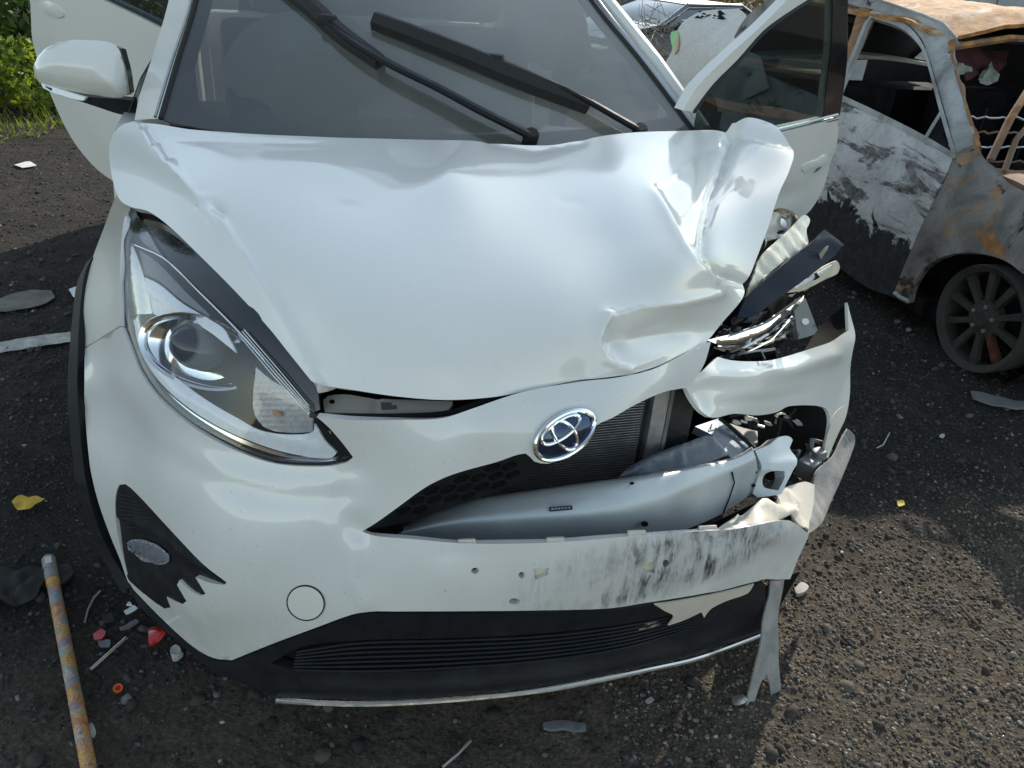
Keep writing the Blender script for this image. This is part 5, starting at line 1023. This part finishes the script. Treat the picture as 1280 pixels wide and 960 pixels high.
sal = saloon('parked_saloon', 'dark saloon with silver bonnet parked behind the wire heap', (_a[0] - (1.02 * c_ - .74 * s_), _a[1] - (1.02 * s_ + .74 * c_), -.62), rz, DARKP, SILVP)

# heap of rusty wire in front of the saloon
WIRE = simple('grey_rusty_wire', (.22, .20, .16), .6, .4, var=.4, vscale=30)
rw = np.random.default_rng(5); heap = thing('wire_heap', (2.9, 6.0, -.4), 'tangled heap of grey wire mesh in front of the dark saloon', 'wire')
p0 = atY(815, 62, 6.0)
for k in range(150):
    c = p0 + rw.normal(0, 1, 3) * np.array([.20, .12, .13]); d = rw.normal(0, 1, 3) * np.array([.16, .08, .13]); e = rw.normal(0, .05, 3)
    MB().tube([c - d, c + e, c + d], .0024, 4).build('wire', WIRE, heap, False)

# concrete panel wall at the back right
CONC = simple('weathered_concrete', (.36, .36, .35), .9, var=.2, vscale=4, bmp=.3, bscale=30)
wl = thing('concrete_wall', (10, 9, -.6), 'grey concrete panel wall beyond the burnt car', 'wall')
for i in range(8):
    MB().box((8.6 + i * 1.5, 9.6 - i * .8, .5), (1.68, .14, 2.4), R(-28), .012).build('panel', CONC, wl)

# plants
def leafmat(name, a, b_, tr=.35):
    M_, nt, b = nodes(name); g = nt.nodes.new('ShaderNodeNewGeometry'); c = ramp(nt, g.outputs['Random Per Island'], [(0, a), (1, b_)])
    nt.links.new(c, b.inputs['Base Color']); b.inputs['Roughness'].default_value = .55
    t = nt.nodes.new('ShaderNodeBsdfTranslucent'); nt.links.new(mixc(nt, 1.0, c, (1.0, 1.0, .35), 'MULTIPLY'), t.inputs[0]); mx = N(nt, 'ShaderNodeMixShader'); mx.inputs[0].default_value = tr
    nt.links.new(b.outputs[0], mx.inputs[1]); nt.links.new(t.outputs[0], mx.inputs[2]); nt.links.new(mx.outputs[0], nt.nodes['Material Output'].inputs[0]); return M_
LEAF = leafmat('green_leaves', (.028, .06, .012), (.10, .17, .03)); LEAFY = leafmat('yellow_green_leaves', (.13, .20, .025), (.30, .38, .06), .5); DRY = leafmat('dry_brown_leaves', (.09, .065, .035), (.20, .15, .08))
BARK = simple('rough_bark', (.09, .07, .05), .95, var=.4, vscale=12, bmp=.8, bscale=30)
def leaves(name, clumps, n, size, mat, parent, seed, blade=False):
    r = np.random.default_rng(seed); V, F = [], []; w = np.array([c[3] for c in clumps]); w = w ** 2 / (w ** 2).sum()
    for i in range(n):
        c = clumps[r.choice(len(clumps), p=w)]; d = r.normal(0, 1, 3); d /= np.linalg.norm(d); rad = c[3] * (.35 + .65 * r.uniform() ** .5)
        p = np.array(c[:3]) + d * rad * np.array([1, 1, .8]); s = size * r.uniform(.6, 1.4)
        a = r.normal(0, 1, 3); a /= np.linalg.norm(a); b = np.cross(a, r.normal(0, 1, 3)); b /= np.linalg.norm(b) + 1e-9; nn = np.cross(a, b); k = len(V)
        V += [p - a * s, p + b * s * .42 + nn * s * .12, p + a * s, p - b * s * .42 + nn * s * .12]; F += [(k, k + 1, k + 2), (k, k + 2, k + 3)]
    return mesh(name, V, F, mat, parent, False)
def shrub(name, loc, label, clumps, n, size, mat, seed, group='plants at the left edge'):
    t = thing(name, loc, label, 'bush', group); L = np.array(loc); cl = [(L[0] + a, L[1] + b, L[2] + c, r) for a, b, c, r in clumps]
    leaves('foliage', cl, n, size, mat, t, seed)
    for a, b, c, r in cl: MB().tube([(L[0], L[1], L[2] - .05), ((L[0] + a) / 2, (L[1] + b) / 2, (L[2] + c) / 2), (a, b, c)], [.03, .02, .006], 6).build('stem', BARK, t)
    return t
shrub('leafy_bush', (-2.75, 6.9, 0), 'dense dark green bush at the top left corner', [(0, 0, .5, .5), (-.5, .2, .9, .55), (.45, .3, .8, .5), (.1, 0, 1.2, .5), (-.9, 0, .5, .5), (.9, .5, .6, .5), (-.2, .3, 1.6, .5)], 7000, .05, LEAF, 1)
shrub('low_bush', (-2.2, 6.15, 0), 'low sunlit yellow-green bush beside the open rear door', [(0, 0, .16, .22), (.3, .1, .14, .2), (-.35, 0, .2, .24), (.6, .2, .12, .18), (-.1, .3, .3, .25)], 2600, .032, LEAFY, 2)
shrub('dry_bush', (8.0, 15.6, -.6), 'brown dry bush behind the dark saloon roof', [(0, 0, .8, .7), (1.2, 0, .9, .7), (-1.2, .2, .8, .7), (-2.4, .4, .9, .7)], 6000, .05, DRY, 4)
tr = thing('tree', (-2.42, 5.35, 0), 'tree trunk cut by the left picture edge', 'tree')
MB().tube([(-2.42, 5.35, -.1), (-2.40, 5.36, .1), (-2.45, 5.38, 1.2), (-2.40, 5.42, 2.4)], [.20, .13, .11, .09], 12).build('trunk', BARK, tr)
for k, (dx, dy, dz) in enumerate(((-1.2, .3, 1.0), (-.7, .5, 1.2), (-1.0, -.6, 1.3), (-.8, .9, .9))): MB().tube([(-2.40, 5.42, 2.3), (-2.4 + dx * .5, 5.42 + dy * .5, 2.3 + dz * .5), (-2.4 + dx, 5.42 + dy, 2.3 + dz)], [.07, .045, .015], 7).build('limb', BARK, tr)
leaves('crown', [(-3.6, 5.7, 3.4, .8), (-3.1, 5.9, 3.6, .7), (-3.4, 4.9, 3.6, .7), (-3.2, 6.3, 3.3, .7)], 5000, .06, LEAF, tr, 7)
# unseen tree added behind the burnt car; its crown shades the bonnet from the low sun
def sunpt(h, v, t):
    sa, ca, se, ce = math.sin(SUN_AZ), math.cos(SUN_AZ), math.sin(SUN_EL), math.cos(SUN_EL)
    return np.array([h * ca - v * sa * se + t * sa * ce, -h * sa - v * ca * se + t * ca * ce, v * ce + t * se])
cw = [(-.38, .98, 20.0, .64), (-1.15, 1.28, 20.2, .88), (-.02, .72, 20.0, .38), (-.3, 1.9, 20.3, .95), (.6, 1.7, 20.2, .8), (.5, 2.7, 20.4, 1.0), (-.6, 3.0, 20.2, .9), (1.2, 2.4, 20, .8)]
tb = sunpt(-.2, 1.2, 20.1); tt = thing('added_shade_tree', (tb[0], tb[1], -.6), 'unseen tree added behind the burnt car to shade the bonnet', 'tree')
MB().tube([(tb[0], tb[1], -.7), (tb[0] + .03, tb[1], .8), (tb[0] - .05, tb[1] + .05, 5.0), (tb[0], tb[1], 10.8)], [.20, .16, .13, .06], 12).build('trunk', BARK, tt)
cl = []
for h, v, t, r in cw:
    p = sunpt(h, v, t); cl.append((*p, r)); MB().tube([(tb[0], tb[1], p[2] - 1.2), tuple((p + np.array([tb[0], tb[1], p[2] - .9])) / 2), tuple(p)], [.06, .04, .012], 7).build('limb', BARK, tt)
leaves('crown', cl, 30000, .10, LEAF, tt, 21)
def grass():
    r = np.random.default_rng(11); V, F = [], []
    for i in range(5200):
        x = r.uniform(-3.6, -1.3); y = 5.3 + .28 * math.sin(x * 9) + .2 * math.sin(x * 23 + 1) + r.power(.6) * 3.2
        if r.uniform() > .35 + .65 * (math.sin(x * 7) * math.sin(y * 5) > -.2): continue
        h = r.uniform(.02, .13) * min(1, (y - 5.0) / .9); a = r.uniform(0, 6.28); l = r.normal(0, .04, 2); dx, dy = .004 * math.cos(a), .004 * math.sin(a); k = len(V)
        V += [(x - dx, y - dy, -.01), (x + dx, y + dy, -.01), (x + l[0], y + l[1], h)]; F.append((k, k + 1, k + 2))
    tag(mesh('grass', V, F, LEAFY, None, False), 'short sunlit grass at the edge of the yard', 'grass', kind='stuff')
grass()

# ================================================================== litter on the ground
def gz(x, y): return float(hfield(np.array(x), np.array(y)) - .008)
def gp(a, b, up=0.0):
    P = atZ(a, b, 0.0); P = atZ(a, b, gz(P[0], P[1]) + up); return P
def flat(name, label, cat, outline, mat, th=.002, up=.012, step=8, crumple=.003, seed=1, group=None):
    c = gp(*np.mean([p[:2] for p in outline], 0), up); g = planar(lambda a, b: atZ(a, b, c[2]))
    o = sheet(name, [outline], g, mat, None, step=step, thick=th, toward=(0, 0, 1), disp=lambda A: np.abs(wavy(A, crumple, 9, seed)))
    return tag(o, label, cat, group)
def sticker_wrap():
    M_, nt, b = nodes('sticker_wrapped_stick'); v = coords(nt, (1, 1, 1)); vo = N(nt, 'ShaderNodeTexVoronoi', Scale=42.0); nt.links.new(v, vo.inputs['Vector'])
    sep = N(nt, 'ShaderNodeSeparateColor'); nt.links.new(vo.outputs['Color'], sep.inputs[0])
    c = ramp(nt, sep.outputs[0], [(0, (.45, .12, .05)), (.16, (.62, .40, .10)), (.32, (.10, .30, .38)), (.48, (.66, .30, .05)), (.6, (.50, .45, .38)), (.72, (.62, .34, .06)), (.85, (.08, .24, .40)), (.95, (.50, .07, .06))], 'CONSTANT')
    w = N(nt, 'ShaderNodeTexVoronoi', Scale=130.0, feature='DISTANCE_TO_EDGE'); nt.links.new(v, w.inputs['Vector']); e = ramp(nt, w.outputs['Distance'], [(.04, (1, 1, 1)), (.10, (0, 0, 0))])
    c = mixc(nt, e, c, (.10, .08, .07)); sx = N(nt, 'ShaderNodeSeparateXYZ'); nt.links.new(v, sx.inputs[0])
    mz = N(nt, 'ShaderNodeMath', operation='MULTIPLY'); mz.inputs[1].default_value = 5.6; nt.links.new(sx.outputs[2], mz.inputs[0]); fr_ = N(nt, 'ShaderNodeMath', operation='FRACT'); nt.links.new(mz.outputs[0], fr_.inputs[0])
    band = ramp(nt, fr_.outputs[0], [(0, (.60, .30, .10)), (.22, (.42, .30, .24)), (.45, (.58, .36, .14)), (.66, (.52, .20, .12)), (.85, (.40, .36, .26))], 'CONSTANT'); c = mixc(nt, .4, c, band)
    c = mixc(nt, ramp(nt, noise(nt, v, 30, 5), [(.5, (0, 0, 0)), (.72, (.35,) * 3)]), c, (.10, .09, .08)); nt.links.new(c, b.inputs['Base Color']); b.inputs['Roughness'].default_value = .55; return M_
A_, B_ = gp(60, 696, .018), gp(116, 985, .018); d_ = Vector(B_ - A_); Lp = d_.length; q_ = d_.to_track_quat('Z', 'Y')
stick = thing('wrapped_stick', tuple(A_), 'thin stick wrapped in colourful stickers lying left of the car', 'stick'); stick.rotation_euler = q_.to_euler()
def local(mb, name, mat, par):
    o = mb.build(name, mat, None); o.parent = par; return o
local(MB().lathe((0, 0, .0), (0, 0, 1), [(.014, .085), (.0145, .2), (.0142, Lp * .6), (.0145, Lp * 1.3), (.001, Lp * 1.3)], 18), 'sticker_wrap', sticker_wrap(), stick)
local(MB().lathe((0, 0, 0), (0, 0, 1), [(.001, .004), (.012, .004), (.0155, .010), (.0155, .09), (.012, .092)], 18), 'grey_end', TRIM, stick)
local(MB().lathe((0, 0, 0), (0, 0, 1), [(.0149, .094), (.0153, .096), (.0153, .112), (.0149, .114)], 18), 'orange_tape', simple('orange_tape', (.65, .30, .05), .5), stick)
local(MB().box((0.0, .0155, .03), (.014, .001, .024)), 'small_label', simple('white_label', (.6, .6, .58), .6), stick)
PAPER = simple('dirty_white_paper', (.42, .41, .38), .9, var=.5, vscale=26, bmp=.3); CARD = simple('muddy_grey_board', (.15, .14, .125), .95, var=.35, vscale=14, bmp=.5, bscale=40)
REDPL = simple('broken_red_plastic', (.55, .02, .02), .2, coat=.6, var=.2); ORG = simple('orange_plastic', (.75, .13, .03), .4, var=.1); YEL = simple('yellow_leaf', (.62, .38, .04), .7, var=.35, vscale=40); YELP = simple('yellow_plastic', (.75, .58, .03), .5)
CLOTHB = simple('dusty_black_cloth', (.030, .029, .028), .95, var=.5, vscale=10, bmp=.6, bscale=25); WSH = simple('white_plastic_scrap', (.72, .72, .70), .4, var=.08); STEEL = simple('bright_steel', (.62, .61, .58), .3, .9, var=.2)
flat('paper_strip', 'long dirty white paper strip at the left edge', 'paper', [(-14,431,1),(20,424,1),(52,419,1),(88,415,1),(89,428,1),(60,431,1),(30,436,1),(-14,443,1)], PAPER, seed=2)
flat('grey_board', 'flat muddy grey board above the paper strip', 'board', [(-8,376,1),(14,368,1),(40,362,1),(64,364,1),(69,372,1),(58,379,1),(38,384,1),(8,389,1),(-8,390,1)], CARD, .004, seed=3)
flat('white_scrap', 'small white scrap beside the left wheel arch', 'scrap', [(86,362,1),(98,358),(100,370,1),(92,372)], WSH, seed=4, group='white scraps')
flat('pale_scrap', 'pale scrap near the yard edge at top left', 'scrap', [(18,206,1),(38,202),(46,207,1),(28,210)], WSH, seed=5)
flat('yellow_leaf', 'yellow crumpled leaf left of the car', 'leaf', [(15,628,1),(24,621),(36,622),(42,620),(56,624,1),(46,630),(38,637),(22,637)], YEL, .002, .018, 4, .006, 6)
flat('black_cloth', 'dusty black cloth at the left edge behind the stick', 'cloth', [(-20,722,1),(10,715),(45,712),(60,716),(52,738),(45,750),(15,760),(-20,772,1)], CLOTHB, .006, .012, 7, .022, 7)
flat('black_rag', 'folded black rag between stick and cladding', 'cloth', [(54,712,1),(70,706),(88,708),(92,718),(80,730),(60,734,1)], CLOTHB, .006, .012, 6, .018, 8)
flat('red_shard', 'large bright red plastic shard beside the skirt', 'shard', [(186,786,1),(197,783),(208,797,1),(198,804),(186,809,1)], REDPL, .003, .02, 5, .010, 9, 'red plastic shards')
flat('red_chip', 'small dark red plastic chip beside the steel tube', 'shard', [(116,793,1),(126,787),(133,790,1),(128,798),(118,800,1)], REDPL, .003, .012, 5, .008, 10, 'red plastic shards')
flat('grey_chip', 'grey plastic chip below the dark red chip', 'chip', [(122,801,1),(138,801),(137,809,1),(124,808)], GREYPL, .004, .012, 5, .004, 11)
flat('white_shard', 'white plastic shard with a pointed end under the bumper corner', 'shard', [(155,765,1),(168,758),(172,762),(158,769,1)], WSH, .003, .02, 5, .006, 12, 'white plastic shards')
flat('white_chip', 'tiny white triangle chip above the white shard', 'chip', [(158,758,1),(162,753),(166,759,1)], WSH, .003, .02, 4, .004, 13, 'white plastic shards')
flat('dark_sliver', 'dark plastic sliver beside the white shard', 'sliver', [(150,786,1),(170,774),(173,777),(153,790,1)], GREYPL, .004, .012, 5, .004, 14)
flat('dark_scrap', 'dark crumpled scrap above the steel tube', 'scrap', [(128,770,1),(138,767),(143,776,1),(132,779)], CLOTHB, .004, .012, 5, .010, 15)
flat('paper_bit', 'white paper bit beside the stick', 'paper', [(109,906,1),(115,904),(120,916),(116,922),(110,918,1)], PAPER, .002, .012, 4, .006, 16)
flat('grey_plate', 'dark grey metal plate below the burnt wheel', 'plate', [(1213,490,1),(1240,494),(1290,506,1),(1290,514,1),(1245,506),(1216,498)], GREYPL, .008, .015, 7, .006, 17)
flat('yellow_chip', 'small yellow chip on the blackened ground', 'chip', [(1121,627,1),(1129,625),(1131,631,1),(1123,633)], YELP, .003, .012, 4, .002, 18)
flat('flat_stone', 'flat grey stone right of the hanging trim', 'stone', [(993,736,1),(1002,728),(1011,733),(1006,740),(996,742)], TRIM, .012, .016, 4, .004, 19)
flat('washer_plate', 'small pale metal plate beside the hanging trim', 'plate', [(914,872,1),(928,869),(934,876),(926,882),(916,880)], STEEL, .003, .012, 4, .004, 20)
flat('grey_insert', 'grey oblong plastic insert in the shade under the bumper', 'insert', [(679,903,1),(700,901),(732,906),(733,913),(700,912),(680,910)], GREYPL, .008, .012, 6, .004, 21)
flat('pale_chip', 'pale chip on the ground below the lower skirt', 'chip', [(806,876,1),(814,872),(817,876),(810,880)], PAPER, .003, .012, 4, .003, 22)
flat('concrete_crumb', 'pale concrete crumb beside the red shard', 'stone', [(213,810),(220,806),(226,812),(222,818),(214,818)], simple('pale_stone', (.45, .44, .42), .9, bmp=.4), .02, .022, 4, .004, 23)
def rod(name, label, pts, r, mat, cat):
    return tag(MB().tube([gp(a, b, r + .006) for a, b in pts], r, 8).build(name, mat), label, cat)
rod('steel_tube', 'thin bright steel tube beside the red chips', [(113, 837), (158, 797)], .0035, STEEL, 'tube')
rod('bent_strip', 'bent grey strip left of the bumper corner', [(106, 778), (110, 762), (117, 748), (125, 739)], .0025, TRIM, 'strip')
rod('long_bolt', 'long thin bolt lying in the shade below the skirt', [(553, 959), (572, 943), (588, 926)], .0035, STEEL, 'bolt')
rod('short_twig', 'short dark twig on the gravel at right', [(1200, 757), (1210, 768), (1222, 780)], .004, BARK, 'twig')
rod('thin_twig', 'thin pale twig on blackened ground right of torn bumper', [(1096, 560), (1104, 556), (1112, 541)], .002, PALE, 'twig')
cp = gp(147, 858, .012)
oc = MB().lathe(cp - np.array([0, 0, .012]), (.1, -.35, .9), [(.007, 0), (.0095, .001), (.0095, .014), (.006, .014), (.0055, .004), (.001, .004)], 18).build('orange_cap', ORG); tag(oc, 'small orange plastic cap left of the skirt', 'cap')
r2 = np.random.default_rng(33); SH = [PALE, GREYPL, CARD, TRIM, CARD]
for k, (a, b, lab) in enumerate([(1150, 352, 'small pale fragment at the foot of the burnt sill'), (1066, 372, 'small grey fragment behind the torn bumper end'), (1122, 402, 'small brown fragment in front of the burnt wheel'), (1136, 412, 'small fragment beside the brown one near the burnt wheel'),
        (1160, 506, 'small fragment left of the dark grey metal plate'), (1178, 545, 'small pale fragment below the dark grey metal plate'), (1052, 690, 'small grey fragment below the torn cladding strip'), (1206, 640, 'small brown fragment right of the yellow chip'), (1100, 742, 'small grey fragment right of the flat stone'), (1180, 850, 'small brown fragment below the short dark twig')]):
    w = r2.uniform(2.5, 5); an = r2.uniform(0, 3.1); q = [(a + w * math.cos(t + an) * r2.uniform(.6, 1.2), b + w * .55 * math.sin(t + an) * r2.uniform(.6, 1.2), 1) for t in np.linspace(0, 2 * math.pi, 6)[:-1]]
    flat('fragment', lab, 'fragment', q, SH[k % 5], .003, .012, 6, .004, 40 + k, 'fragments scattered at right')
